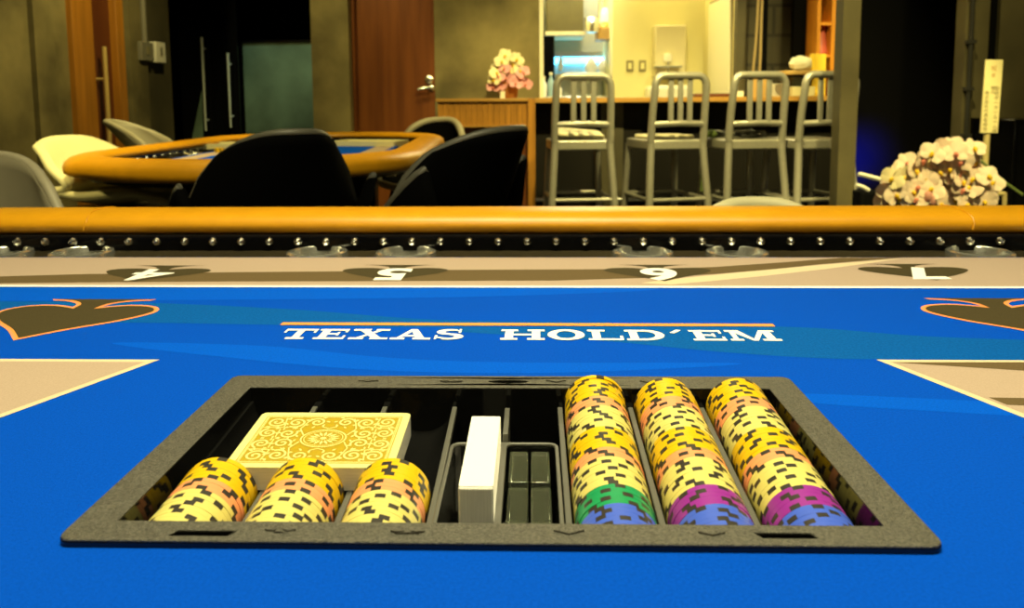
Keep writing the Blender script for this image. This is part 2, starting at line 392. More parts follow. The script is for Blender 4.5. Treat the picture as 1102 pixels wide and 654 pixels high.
# teal frosted glass panel
a = at(261,46,5.9); c = at(345,200,5.9)
t = thing('frosted_glass_panel', 'teal frosted glass panel in the dark side room, left of the concrete pillar', 'glass panel', (a.x,5.9,0))
mb = MB().box2((a.x,5.9,.05), (c.x,5.915,a.z)); link('pane', mb.mesh('pane', M['teal_glass']), t, True)
mb = MB(); mb.box2((a.x-.012,5.89,0), (a.x,5.925,a.z+.01)); mb.box2((a.x,5.89,a.z), (c.x,5.925,a.z+.015)); mb.box2((a.x,5.89,0),(c.x,5.925,.05)); link('frame', mb.mesh('frame', M['black_gloss']), t, True)
# glass door leaf with tall steel pulls
def pull(px0, py0, py1, Y, lab):
    p = at(px0, py0, Y); q_ = at(px0+1.5, py1, Y)
    mb = MB(); mb.tube([(p.x,p.y,q_.z),(p.x,p.y,p.z)], [.006,.010], 10)
    for zz in (p.z-.08, q_.z+.08): mb.tube([(p.x,p.y,zz),(p.x,p.y+.05,zz)], .007, 8)
    return mb
mb = MB().box2((X_(196,5.75),5.75,.02), (X_(258,5.75),5.765,H-.3))
dd = struct('door_2', mb, M['black_gloss'])
for px0, p0, p1 in ((217,40,141),(245,57,137)):
    link('pull_handle', pull(px0,p0,p1,5.7,'').mesh('pull_handle', mat('pale_satin_metal',(.72,.78,.72),.4,metal=.3)), dd, True)
a = at(203,143,5.6); 
mb = MB(); A_ = [at(180,150,5.6), at(217,150,5.6), at(217,98,5.6)]; A_[0].z = 0; A_[1].z = 0
v1 = mb.ring(A_); v2 = mb.ring([p+Vector((0,.012,0)) for p in A_]); mb.bridge(v1, v2); mb.face(v1); mb.face(v2)
tag(link('leaning_board', mb.mesh('leaning_board', M['teal_glass'], 0)), 'narrow teal board leaning beside the left tall door pull', 'board')

# concrete pillar, wooden door, back wall
b = MB().box2((X_(337,5.2),5.2,0), (X_(377,5.2),5.6,H)); struct('trim_2', b, M['concrete'])
b = MB().box2((X_(377,5.28),5.28,0), (X_(383,5.28),5.6,H)); struct('trim_3', b, M['door_wood'])
b = MB().box2((X_(383,YB)-.01,YB,0), (X_(468.5,YB),YB+.05,H-.15)); dw = struct('door_3', b, M['door_wood'], bevel=.004)
b = MB().box2((X_(383,YB)-.01,YB,H-.15), (X_(468.5,YB),YB+.05,H)); struct('trim_4', b, M['door_wood'])
mb = MB(); p = at(462,86,YB); q2 = at(458,94.5,YB)
mb.lathe([(0,0),(.026,0),(.030,.006),(.030,.012),(.022,.018),(0,.018)], 20, cap0=False, cap1=False)
for v in mb.bm.verts: v.co = Vector((p.x+v.co.x, YB-v.co.z, p.z+v.co.y))
o = link('lock_rose', mb.mesh('lock_rose', M['chrome']), dw, True)
mb = MB(); pc = at(464,95,YB); pe = at(451,96.5,YB)
mb.tube([(pc.x,YB,pc.z),(pc.x,YB-.05,pc.z)], .013, 12); mb.tube([(pc.x+.01,YB-.05,pc.z),(pc.x-.03,YB-.053,pc.z),(pe.x,YB-.05,pe.z)], [.012,.011,.009], 12)
mb.ball((pc.x,YB-.004,pc.z), .026, 2, (1,.35,1))
link('lever_handle', mb.mesh('lever_handle', M['chrome']), dw, True)
b = MB().box2((X_(468.5,YB),YB,0), (X_(580.5,YB),YB+.12,H)); struct('wall_back', b, M['concrete'])
b = MB().box2((X_(580.5,YB-.02),YB-.02,.9), (X_(585,YB-.02),YB+.14,H)); struct('trim_5', b, M['white_paint'], bevel=.003)

# kitchen behind the bar
YK = 7.3; YW = 6.3
b = MB().box2((X_(570,YK)-.4,YK,0), (X_(668,YK)+.4,YK+.06,H)); struct('wall_kitchen_back', b, M['steel_wall'])
b = MB().box2((X_(578,YB),YB+.12,0), (X_(578,YB)+.02,YK,H)); struct('wall_kitchen_left', b, M['white_wall'])
xk0, xk1 = X_(659,YW), X_(757,YW)
b = MB(); b.box2((xk0,YW,0), (xk1+.05,YW+.08,H)); b.box2((xk0,YW+.08,0), (xk0+.08,YK,H)); struct('wall_kitchen_right', b, M['white_wall'])
# side wall of the kitchen coming forward to the bar, with a white door on it
p0 = Vector((xk1,YW,0)); p1 = Vector((X_(790,5.5),5.5,0))
def onside(t, off=0):
    n = Vector((-(p1.y-p0.y), p1.x-p0.x, 0)); n.normalize()
    return p0 + (p1-p0)*t - n*off
b = MB(); A_ = [onside(0), onside(1), onside(1,-.08), onside(0,-.08)]
if (A_[2]-CAM).length < (A_[1]-CAM).length: A_ = [onside(0), onside(1), onside(1,.08), onside(0,.08)]; sgn = -1
else: sgn = 1
b.prism([(v.x,v.y) for v in A_], 0, H); struct('wall_kitchen_side', b, M['white_wall'])
b = MB(); ztop = 1.6
ztop = CAMH + (112-9)*6.05/846
pl = [onside(.22,0), onside(.90,0), onside(.90,.02*sgn), onside(.22,.02*sgn)]
b.prism([(v.x,v.y) for v in pl], .02, ztop); struct('door_4', b, M['white_paint'], bevel=.003)
b = MB()
for ta, tb, za, zb in ((.19,.22,.02,ztop+.02),(.22,.90,ztop,ztop+.02),(.90,.92,.02,ztop+.02)):
    b.prism([(v.x,v.y) for v in (onside(ta,0), onside(tb,0), onside(tb,.006*sgn), onside(ta,.006*sgn))], za, zb)
struct('trim_10', b, M['outlet_dark'])
# switches on the white wall, water heater
for i, (pxa, pxb, lab) in enumerate(((674,681.5,'left grey wall socket on the cream kitchen wall'), (687.5,695,'right grey wall socket on the cream kitchen wall, nearer the water heater'))):
    A1, B1 = at(pxa,65,YW), at(pxb,77,YW)
    t = thing('wall_socket', lab, 'socket', ((A1.x+B1.x)/2,YW,B1.z))
    mb = MB().box2((A1.x,YW-.012,B1.z),(B1.x,YW,A1.z)); link('plate', mb.mesh('plate', M['outlet_dark']), t, True, bevel=.003)
    w_ = (B1.x-A1.x)*.25; h_ = (A1.z-B1.z)*.22
    mb = MB().box2((A1.x+w_,YW-.016,B1.z+h_),(B1.x-w_,YW-.011,A1.z-h_)); link('insert', mb.mesh('insert', M['white_wall']), t, True)
A1, B1 = at(705,27,YW-.15), at(738,83,YW-.15)
t = thing('water_heater', 'white wall mounted water heater with a small faucet under it', 'water heater', ((A1.x+B1.x)/2,YW,B1.z))
mb = MB().box2((A1.x,YW-.16,B1.z),(B1.x,YW,A1.z)); link('casing', mb.mesh('casing', mat('heater_enamel',(.62,.56,.36),.45)), t, True, bevel=.012, seg=3)
mb = MB(); xm = (A1.x*.6+B1.x*.4); zc = at(718,62,YW-.2).z
mb.lathe([(0,-.03),(.03,-.03),(.036,0),(.03,.03),(0,.03)], 16, (xm,YW-.18,zc), False, False); link('knob', mb.mesh('knob', M['ceramic']), t, True)
mb = MB(); zs = at(718,71,YW-.25).z; mb.box2((A1.x-.01,YW-.30,zs-.012),(B1.x-.05,YW-.155,zs)); link('shelf', mb.mesh('shelf', M['chrome_dull']), t, True)
mb = MB(); mb.tube([(xm,YW-.2,zc-.03),(xm,YW-.2,zs-.06),(xm,YW-.26,zs-.09)], .014, 10); link('faucet', mb.mesh('faucet', M['chrome']), t, True)
mb = MB(); mb.box2((A1.x-.06,YW-.35,Z_(104,YW-.2)-.06),(B1.x+.02,YW-.005,Z_(93,YW-.2))); mb.box2((A1.x+.02,YW-.25,0),(B1.x-.08,YW-.005,Z_(104,YW-.2)-.05))
tag(link('wash_basin', mb.mesh('wash_basin', M['ceramic']), bevel=.03, seg=3), 'white wash basin below the water heater', 'basin')
# stainless kitchen contents
A1, B1 = at(588,-25,6.7), at(628,37,6.7)
t = thing('extractor_hood', 'grey steel extractor hood box at the kitchen opening', 'hood', ((A1.x+B1.x)/2,6.7,B1.z))
mb = MB().box2((A1.x,6.7,B1.z+.02),(B1.x,7.25,A1.z)); link('casing', mb.mesh('casing', M['steel_hood']), t, True, bevel=.01)
mb = MB().box2((A1.x-.01,6.68,B1.z-.005),(B1.x+.015,7.27,B1.z+.025)); link('lip', mb.mesh('lip', M['cushion']), t, True)
A1, B1 = at(643,30,6.6), at(661,42,6.6)
mb = MB().box2((A1.x,6.6,B1.z),(B1.x+.05,6.9,A1.z)); tag(link('wall_box', mb.mesh('wall_box', M['tray_wood']), bevel=.004), 'small tan box shelf under the glowing kitchen lamp', 'box')
pL = at(651,21,6.75); t = thing('kitchen_lamp', 'small glowing yellow lamp on the tan box shelf', 'lamp', (pL.x,6.75,A1.z))
mb = MB().lathe([(.035,A1.z),(.045,A1.z+.03),(.03,A1.z+.05),(.02,A1.z+.06)], 16, (pL.x,6.75,0)); link('base', mb.mesh('base', M['brass']), t, True)
mb = MB().lathe([(.048,A1.z+.06),(.045,A1.z+.12),(.026,A1.z+.17),(.012,A1.z+.18)], 18, (pL.x,6.75,0)); link('lamp_shade', mb.mesh('lamp_shade', M['warm_lamp']), t, True)
pP = at(637,26,6.6); t = thing('steel_pot', 'dull steel pot hanging between the hood and the yellow lamp', 'pot', (pP.x,6.6,pP.z-.08))
mb = MB().lathe([(.02,pP.z-.07),(.055,pP.z-.065),(.062,pP.z-.02),(.062,pP.z+.05)], 20, (pP.x,6.6,0), True, False); link('bowl', mb.mesh('bowl', M['chrome_dull']), t, True, solid=.004)
mb = MB().tube([(pP.x+.058,6.6,pP.z+.045),(pP.x+.062,6.6,pP.z+.22)], .008, 8); link('handle', mb.mesh('handle', M['chrome_dull']), t, True)
A1, B1 = at(590,60,7.25), at(658,66,7.25)
t = thing('tube_lamp', 'cyan glowing tube lamp on the stainless kitchen wall', 'lamp', ((A1.x+B1.x)/2,7.2,B1.z))
mb = MB().tube([(A1.x,7.2,(A1.z+B1.z)/2-.02),(B1.x+.05,7.2,(A1.z+B1.z)/2-.02)], .030, 12); link('tube', mb.mesh('tube', M['cyan']), t, True)
mb = MB().box2((A1.x,7.215,A1.z-.01),(B1.x+.05,7.29,A1.z+.03)); link('housing', mb.mesh('housing', M['chrome_dull']), t, True)
for px0, px1, py0, py1, lab in ((600,607,60,76,'smallest of three white patches, left of the other two'),(629,643,61,79,'left of two larger white patches in the kitchen'),(642,658,64,79,'right of two larger white patches, against the cream wall')):
    A1, B1 = at(px0,py0,7.0), at(px1,py1,7.0); w = (B1.x-A1.x)
    mb = MB(); n_ = 9
    mb.lathe([(w*.12,A1.z),(w*.30,A1.z-.02),(w*.5,A1.z-.06),(w*.52,B1.z+.04),(w*.36,B1.z),(w*.1,B1.z)], n_, ((A1.x+B1.x)/2,7.0,0), sy=.4)
    for v in mb.bm.verts: v.co += Vector((random.uniform(-.01,.01),random.uniform(-.01,.01),random.uniform(-.01,.01)))
    tag(link('white_patch', mb.mesh('white_patch', mat('patch_white',(.85,.88,.88),.35)), subsurf=1), lab, 'patch')  # rounded white patches, slightly jittered and smoothed
mb = MB().box2((X_(584,6.6),6.5,Z_(118,6.6)),(X_(659,6.6),7.28,Z_(104,6.6))); tag(link('kitchen_worktop', mb.mesh('kitchen_worktop', M['chrome_dull']), bevel=.005), 'stainless kitchen worktop below the cyan lamp', 'worktop')
mb = MB(); A1, B1 = at(584,38,6.6), at(597,104,6.64); mb.prism(rrect(A1.x-.12,6.68,B1.x,6.72,.015), B1.z+.003, A1.z); tag(link('dark_tray', mb.mesh('dark_tray', M['black_gloss'])), 'dark upright tray at the left side of the kitchen opening', 'tray')
mb = MB().box2((X_(598,7.0),6.9,Z_(81,7.0)-.02),(X_(659,7.2),7.29,Z_(80,7.0))); tag(link('kitchen_shelf', mb.mesh('kitchen_shelf', M['chrome_dull'])), 'thin steel wall shelf under the white patches', 'shelf')
for px0, h0, m_, lab in ((585,.17,M['ceramic'],'white bottle at the left end of the kitchen worktop'),(593,.20,mat('blue_grey_glass',(.25,.38,.45),.2),'blue grey bottle beside the white bottle on the kitchen worktop'),(601,.11,M['plastic_white'],'short white jar on the kitchen worktop')):
    zt = Z_(104,6.6); x = X_(px0,6.62)
    t = thing('bottle', lab, 'bottle', (x,6.62,zt))
    mb = MB().lathe([(.026,zt),(.028,zt+.02),(.028,zt+h0*.6),(.012,zt+h0*.78),(.011,zt+h0*.9)], 16, (x,6.62,0)); link('body', mb.mesh('body', m_), t, True)
    mb = MB().lathe([(.014,zt+h0*.9),(.014,zt+h0)], 14, (x,6.62,0)); link('cap', mb.mesh('cap', M['paper']), t, True)

# block wall to the right of the kitchen, dark curtain wall, right-hand wall
b = MB().box2((X_(790,5.5)+.0,5.5,0), (3.5,5.6,H)); struct('wall_back_right', b, M['blocks'])
b = MB().box2((X_(790,5.45),5.42,0), (X_(800,5.45),5.5,H)); struct('trim_6', b, M['bar_olive'])
b = MB().box2((X_(818,5.45),5.44,.98), (X_(823.5,5.45),5.5,H)); struct('trim_7', b, M['black_wall'])
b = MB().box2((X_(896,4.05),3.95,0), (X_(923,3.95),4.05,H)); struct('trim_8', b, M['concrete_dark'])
b = MB().box2((X_(916,4.3),5.30,0), (3.4,5.36,H)); struct('wall_curtain', b, M['black_wall'])
x0 = X_(1035,4.35)
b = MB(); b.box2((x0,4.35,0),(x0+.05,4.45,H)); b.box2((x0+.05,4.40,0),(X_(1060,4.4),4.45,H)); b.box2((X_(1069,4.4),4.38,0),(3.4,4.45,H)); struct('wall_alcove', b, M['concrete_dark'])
mb = MB().box2((X_(1060,4.4),4.41,0),(X_(1069,4.4),4.45,H)); struct('trim_9', mb, M['black_wall'])
mb = MB(); mb.tube([(x0+.02,4.33,0),(x0+.022,4.33,1.0),(x0+.02,4.33,H)], .012, 8)
for zz in (.5,.75,1.0,1.25,1.5): mb.box2((x0,4.315,zz),(x0+.045,4.35,zz+.02))
tag(link('cable_conduit', mb.mesh('cable_conduit', M['charcoal'])), 'thin dark conduit down the edge of the right wall opening', 'pipe')
A1 = at(1086,128,4.0)
t = thing('black_cabinet', 'black cabinet at the right edge beyond the orchids', 'cabinet', (A1.x+.2,4.0,0))
mb = MB().box2((A1.x,3.95,.05),(A1.x+.45,4.37,A1.z)); link('body', mb.mesh('body', M['black_gloss']), t, True, bevel=.005)
mb = MB().box2((A1.x+.02,3.935,.10),(A1.x+.43,3.949,A1.z-.03)); link('door', mb.mesh('door', M['black_wall']), t, True)

# ------------------------------------------------------------------ bar: wood cabinet, counter, panel
ZC = Z_(105.5, 4.85); YC = 4.85
xc0, xc1, xc2 = X_(471,YC), X_(568,YC), X_(576,YC)
t = thing('wood_cabinet', 'low wooden bar cabinet between the brown door and the stools', 'cabinet', ((xc0+xc1)/2,YC+.2,0))
mb = MB().box2((xc0-.01,YC-.02,ZC-.02),(xc2,YB-.005,ZC)); link('top', mb.mesh('top', M['bar_top']), t, True, bevel=.003)
zl = Z_(134,YC); mb = MB(); nf = 16
for k in range(nf):
    xa_ = xc0 + (xc1-xc0)*k/nf; mb.box2((xa_+.001,YC,zl),(xa_+(xc1-xc0)/nf-.001,YC+.03,ZC-.02))
link('slatted_front', mb.mesh('slatted_front', M['bar_wood']), t, True)
mb = MB().box2((xc0,YC-.015,Z_(136.5,YC)),(xc1,YC+.03,zl)); link('ledge', mb.mesh('ledge', M['bar_top']), t, True)
mb = MB().box2((xc0,YC+.03,.02),(xc1,YB-.01,Z_(137,YC))); link('body', mb.mesh('body', M['door_wood']), t, True)
xm = X_(552,YC); mb = MB().box2((X_(536,YC),YC+.0,.02),(xm,YC+.029,Z_(180,YC))); link('lower_panel', mb.mesh('lower_panel', M['bar_wood']), t, True)
mb = MB().box2((xc1,YC-.03,0),(xc2,YB-.02,ZC-.0005)); link('end_panel', mb.mesh('end_panel', M['bar_wood']), t, True)
xe = X_(912,YC)
t = thing('bar_counter', 'long bar counter with wooden top behind the metal stools', 'counter', ((xc2+xe)/2,YC+.2,0))
mb = MB().box2((xc2,YC-.03,ZC-.03),(xe,YB+.1,ZC)); link('top', mb.mesh('top', M['bar_top']), t, True, bevel=.003)
mb = MB()
for pa, pb, dpt in ((576,640,.0),(640,690,-.03),(690,912,.0)): mb.box2((X_(pa,YC+.2),YC+.2+dpt,.0),(X_(pb,YC+.2),YC+.3,ZC-.03))
link('front_panel', mb.mesh('front_panel', M['bar_front']), t, True)
mb = MB().box2((X_(648,YC+.1),YC+.155,.0),(X_(672,YC+.1),YC+.17,ZC-.03)); link('pilaster', mb.mesh('pilaster', M['bar_olive']), t, True)
zf = Z_(216,YC); mb = MB(); mb.tube([(xc2,YC+.06,zf),(xe,YC+.06,zf)], .013, 10)
for k in range(5):
    xx = xc2+.05+(xe-xc2-.1)*k/4; mb.tube([(xx,YC+.06,zf),(xx,YC+.17,zf)], .009, 8)
link('foot_rail', mb.mesh('foot_rail', M['chrome_dull']), t, True)

# things on the bar counter
def lie(px, Y): return X_(px, Y)
zt = ZC
mb = MB().box2((X_(746,4.95),4.9,zt),(X_(786,4.95),5.15,zt+.022)); tag(link('lacquer_tray', mb.mesh('lacquer_tray', M['red_brown']), bevel=.006), 'red brown lacquer tray on the counter behind the second stool', 'tray')
mb = MB().box2((X_(788,5.0),4.93,zt),(X_(797,5.0),5.12,zt+.035)); tag(link('paper_stack', mb.mesh('paper_stack', M['paper']), bevel=.003), 'small stack of white paper beside the lacquer tray', 'paper')
mb = MB().box2((X_(824,5.25),5.22,zt),(X_(852,5.25),5.34,zt+.085)); tag(link('white_box', mb.mesh('white_box', M['plastic_white']), bevel=.004), 'long white box on the counter behind the third stool', 'box')
mb = MB().box2((X_(848,4.98),4.9,zt),(X_(872,4.98),5.12,zt+.06)); tag(link('cream_box', mb.mesh('cream_box', M['cream_shell']), bevel=.004), 'cream box on the counter under the dark bowl', 'box')
A1 = at(857,83,4.98); zb_ = zt+.06; t = thing('dark_bowl', 'black bowl on the cream box under the wooden serving tray', 'bowl', (A1.x,5.0,zb_))
zr_ = at(857,81.5,4.98).z
mb = MB().lathe([(.03,zb_),(.05,zb_+.004),(.10,zr_-.015),(.115,zr_)], 24, (A1.x,5.0,0), True, False); link('bowl', mb.mesh('bowl', M['dark_bowl']), t, True, solid=.005)
A0, A2 = at(835,80,4.98), at(876,76,4.98)
mb = MB().prism(rrect(A0.x,4.86,A2.x,5.12,.04), zr_+.003, zr_+.028); tag(link('serving_tray', mb.mesh('serving_tray', M['tray_wood']), bevel=.004), 'wooden serving tray lying across the black bowl', 'tray')
A0, A2 = at(850,60,5.0), at(874,75,5.0)
mb = MB(); mb.ball(((A0.x+A2.x)/2,5.0,zr_+.075), .05, 3, (1.45,1.0,.9))
for v in mb.bm.verts:
    v.co += Vector((random.uniform(-1,1),random.uniform(-1,1),random.uniform(-1,1)))*.006; v.co.z = max(v.co.z, zr_+.029)
tag(link('white_cloth', mb.mesh('white_cloth', M['paper'])), 'crumpled white cloth bundle on the wooden serving tray', 'cloth')
A0, A2 = at(874,58,4.97), at(888,104,4.97)
mb = MB().box2((A0.x,4.97,zt),(A2.x,5.02,A0.z)); tag(link('yellow_box', mb.mesh('yellow_box', M['yellow_card']), bevel=.004), 'tall bright yellow box on the counter in front of the orange shelf', 'box')
# orange wood shelf unit standing on the counter
A0 = at(868,60,5.25); xs0, xs1 = X_(868,5.25), X_(909,5.25); zs0 = A0.z
t = thing('shelf_unit', 'orange wooden shelf unit standing at the right end of the counter', 'shelf', ((xs0+xs1)/2,5.3,zt))
mb = MB(); mb.box2((xs0,5.1,zt),(xs0+.022,5.42,2.0)); mb.box2((X_(892,5.1),5.1,zt),(xs1,5.42,2.0)); link('side', mb.mesh('side', M['shelf_wood']), t, True)
mb = MB(); 
for zz in (zs0, at(868,24,5.1).z, at(868,-30,5.2).z): mb.box2((xs0+.022,5.11,zz-.018),(X_(892,5.1),5.42,zz))
link('shelf_board', mb.mesh('shelf_board', M['shelf_wood']), t, True)
mb = MB().box2((xs0+.022,5.405,zt),(X_(892,5.1),5.42,2.0)); link('back_panel', mb.mesh('back_panel', M['red_brown']), t, True)
pv = at(881,40,5.2); zv = zs0
mb = MB().lathe([(.030,zv),(.045,zv+.01),(.038,zv+.06),(.026,zv+.13),(.028,zv+.19),(.030,zv+.2)], 20, (X_(881,5.2),5.2,0), True, False)
tag(link('rose_vase', mb.mesh('rose_vase', M['vase']), solid=.004), 'rose red vase standing in the orange shelf unit', 'vase')
# cords hanging from the ceiling to a small yellow pendant
pp = at(813,80,5.15); t = thing('pendant_cord', 'pair of beige cords hanging from the ceiling above the third stool', 'cord', (pp.x,5.15,pp.z))
for dx0, dx1, ph in ((-.018,.06,0),(.02,.075,1.5)):
    pts = [(pp.x+dx0+(dx1-dx0)*k/14+.006*math.sin(k*.7+ph), 5.15, pp.z+(H-pp.z)*k/14) for k in range(15)]
    mb = MB().tube(pts, .008, 8); link('cord', mb.mesh('cord', M['rope']), t, True)
mb = MB(); mb.ball((pp.x,5.15,pp.z-.012), .03, 2, (1.7,1,.7)); mb.ball((pp.x+.04,5.15,pp.z-.018), .016, 2, (1.4,1,.7)); link('yellow_end', mb.mesh('yellow_end', M['yellow_card']), t, True)
mb = MB().box2((X_(806,5.15),5.1,zt),(X_(823,5.15),5.2,pp.z-.034)); tag(link('small_carton', mb.mesh('small_carton', M['tray_wood']), bevel=.003), 'small tan carton on the counter below the hanging cords', 'box')

# small pink orchid on the cabinet
def bloom_mesh(r, pm, lipm, seed):
    rnd = random.Random(seed); mb = MB()
    def petal(ang, L, W, cup):
        ca, sa = math.cos(ang), math.sin(ang); n = 7
        def fn(u, v):
            w = W*math.sin(PI*min(1, .12+.88*v)**.8)*(u*2-1); w = W*(math.sin(PI*(.08+.86*v))**.75)*(u*2-1)
            l = L*v; z = cup*v*v*L - .25*abs(w)*.6 + rnd.uniform(-.02,.02)*L
            return (l*ca - w*sa, l*sa + w*ca, z)
        mb.mi = 0; mb.grid(fn, 6, n)
    for a, L, W in ((90,.95,.36),(210,.9,.34),(330,.9,.34)): petal(math.radians(a+rnd.uniform(-8,8)), L*r, W*r, .05)
    for a in (18,162): petal(math.radians(a+rnd.uniform(-8,8)), 1.0*r, .58*r, .12)
    mb.mi = 1; mb.ball((0,-.10*r,.16*r), .17*r, 2, (1,1.2,1)); mb.ball((0,-.30*r,.16*r), .10*r, 1, (1.3,1,1))
    return mb.mesh('bloom', [M[pm], M[lipm]], 80, recalc=False)
def place_bloom(parent, me, p, dirv, roll, name='bloom'):
    o = link(name, me, parent); z = Vector(dirv).normalized(); q = z.to_track_quat('Z', 'Y')
    o.location = Vector(p) - parent.location; o.rotation_euler = (q.to_matrix() @ Matrix.Rotation(roll, 3, 'Z')).to_euler()
    return o
pz = at(547,104,5.05); Yo = 5.05; s_ = 846/Yo
t = thing('potted_orchid', 'small pink and cream orchid in a terracotta pot on the wooden cabinet', 'flower', (pz.x,Yo,ZC))
mb = MB(); mb.lathe([(.050,ZC),(.058,ZC+.01),(.068,ZC+.085),(.074,ZC+.09),(.074,ZC+.105),(.064,ZC+.105),(.058,ZC+.09)], 24, (pz.x,Yo,0)); link('pot', mb.mesh('pot', M['terracotta']), t, True)
bl = at(541,101,Yo); mb = MB().box2((bl.x-.012,Yo-.085,ZC),(bl.x+.018,Yo-.078,ZC+.045)); link('tag', mb.mesh('tag', M['paper']), t, True)
mb = MB()
for dx, hh in ((-.03,.26),(.03,.25),(0,.2),(.07,.18),(-.07,.15)): mb.tube(spline([(pz.x,Yo,ZC+.09),(pz.x+dx*.6,Yo-.01,ZC+.09+(hh-.09)*.6),(pz.x+dx,Yo-.03,ZC+hh)],5,False), .004, 6)
link('stem', mb.mesh('stem', M['stem']), t, True)
sm_c = [bloom_mesh(.050, 'petal_cream', 'lip_yellow', k) for k in range(2)]; sm_p = [bloom_mesh(.047, 'petal_pink', 'lip_pink', 5+k) for k in range(2)]
for px, py, kind in ((544,60,0),(540,66,0),(556,64,0),(553,70,0),(536,72,0),(548,76,0),(534,79,0),(543,74,1),(560,76,0),(532,86,0),(537,83,1),(545,84,1),(552,82,1),(558,84,1),(563,78,1),(562,88,1),(531,94,1),(566,91,1),(555,90,1),(538,91,1)):
    p = at(px,py,Yo-.05-random.random()*.05); place_bloom(t, random.choice(sm_p if kind else sm_c), p, (random.uniform(-.6,.6),-1,random.uniform(-.1,.6)), random.uniform(-.6,.6))

# ------------------------------------------------------------------ aluminium bar stools
def make_stool(label):
    t = thing('bar_stool', label, 'stool', group='aluminium bar stools at the counter')
    W = .155; SZ = .745; BT = 1.092
    mb = MB(); pts = rrect(-W-.01,-.165,W+.01,.20,.04,5)
    mb.prism(pts, SZ-.055, SZ); link('seat', mb.mesh('seat', M['alu']), t, bevel=.008)
    for s in (-1,1):
        rear = spline([(s*(W+.035),-.235,0),(s*(W+.02),-.20,.35),(s*W,-.165,.68),(s*W,-.165,SZ)],6,False)
        mb = MB().tube(rear, .021, 12); link('leg', mb.mesh('leg', M['alu']), t)
        mb = MB().tube([(s*(W+.02),.235,0),(s*(W-.012),.185,SZ-.03)], .019, 12); link('leg', mb.mesh('leg', M['alu']), t)
    zt_ = BT
    arch = [(-W,-.165,SZ),(-W+.002,-.18,SZ+.15),(-W+.006,-.20,zt_-.08)] + [(-W+.056-.05*math.cos(a),-.203,zt_-.06+.06*math.sin(a)) for a in [PI*k/12 for k in range(1,7)]]
    arch = arch + [(-x,y,z) for x,y,z in arch[::-1]]
    mb = MB().tube(arch, .020, 12); link('back_frame', mb.mesh('back_frame', M['alu']), t)
    zc_ = SZ+.085
    mb = MB().tube([(-W,-.172,zc_),(-W*.5,-.19,zc_+.004),(0,-.195,zc_+.006),(W*.5,-.19,zc_+.004),(W,-.172,zc_)], .017, 10); link('cross_rail', mb.mesh('cross_rail', M['alu']), t)
    for x in (-.055,0,.055):
        mb = MB(); mb.box2((x-.015,-.205,zc_),(x+.015,-.190,zt_-.005)); link('slat', mb.mesh('slat', M['alu']), t, bevel=.004)
    zf_ = .42
    for a, b_ in (((-W-.016,-.195),(W+.016,-.195)),((-W-.005,.21),(W+.005,.21)),((-W-.016,-.195),(-W-.005,.21)),((W+.016,-.195),(W+.005,.21))):
        mb = MB().tube([(*a,zf_),(*b_,zf_)], .011, 8); link('stretcher', mb.mesh('stretcher', M['alu']), t)
    return t
YS = 4.3
stool_px = ((626,.10),(724,.26),(811,.20),(886,.22))
labs = ('leftmost aluminium bar stool, with a crooked cream pad, nearest the wooden cabinet',
        'second aluminium bar stool from the left, with a flat cream pad',
        'third aluminium bar stool, with black cable on its seat',
        'rightmost aluminium bar stool, partly behind the dark pillar')
st0 = None; stools = []
for (px, rz), lab in zip(stool_px, labs):
    loc = Vector((X_(px,YS)-.01, YS+.19, 0))
    if st0 is None: st0 = make_stool(lab); st0.location = loc; st0.rotation_euler.z = rz; s1 = st0
    else: s1 = dup(st0, loc, rz, lab)
    stools.append(s1)
def seat_pt(s, x, y, z): return wmat(s) @ Vector((x,y,z))
# pads and cable on seats
mb = MB(); mb.prism(rrect(-.135,-.13,.14,.15,.05), 0, .022); c = link('seat_pad', mb.mesh('seat_pad', M['cushion']), bevel=.009, seg=3)
c.location = seat_pt(stools[0],0,.01,.765); c.rotation_euler = (math.radians(5),math.radians(4.5),.06); tag(c, 'crooked cream pad on the leftmost bar stool', 'cushion', 'stool pads')
c2 = c.copy(); COL.objects.link(c2); c2.location = seat_pt(stools[1],0,.01,.746); c2.rotation_euler = (0,0,.26); c2['label'] = 'flat cream pad on the second bar stool from the left'
mb = MB(); pts = []
for k in range(90):
    a = k*.42; r = .075+.04*math.sin(k*.31); pts.append((r*1.3*math.cos(a), r*math.sin(a)*.8, .012+.028*(.5+.5*math.sin(k*.63))))
mb.tube(pts, .009, 8); c = link('coiled_cable', mb.mesh('coiled_cable', M['cable'])); c.location = seat_pt(stools[2],-.01,.02,.745); tag(c, 'coil of black cable heaped on the third bar stool', 'cable')
t = thing('green_strap', 'dark green strap hanging over the left side of the third bar stool', 'strap', seat_pt(stools[2],-.19,.05,.745))
mb = MB(); L0 = [(-.005,0,.012),(-.012,0,-.02),(-.022,-.01,-.10),(-.018,-.015,-.22),(-.02,-.015,-.30)]
for i in range(len(L0)-1):
    a_, b_ = Vector(L0[i]), Vector(L0[i+1]); 
    mb.tube([a_,b_], .014, 8)
mb.ball((.03,0,.025), .035, 2, (1.3,1,.7)); link('cloth', mb.mesh('cloth', M['green_cloth']), t)

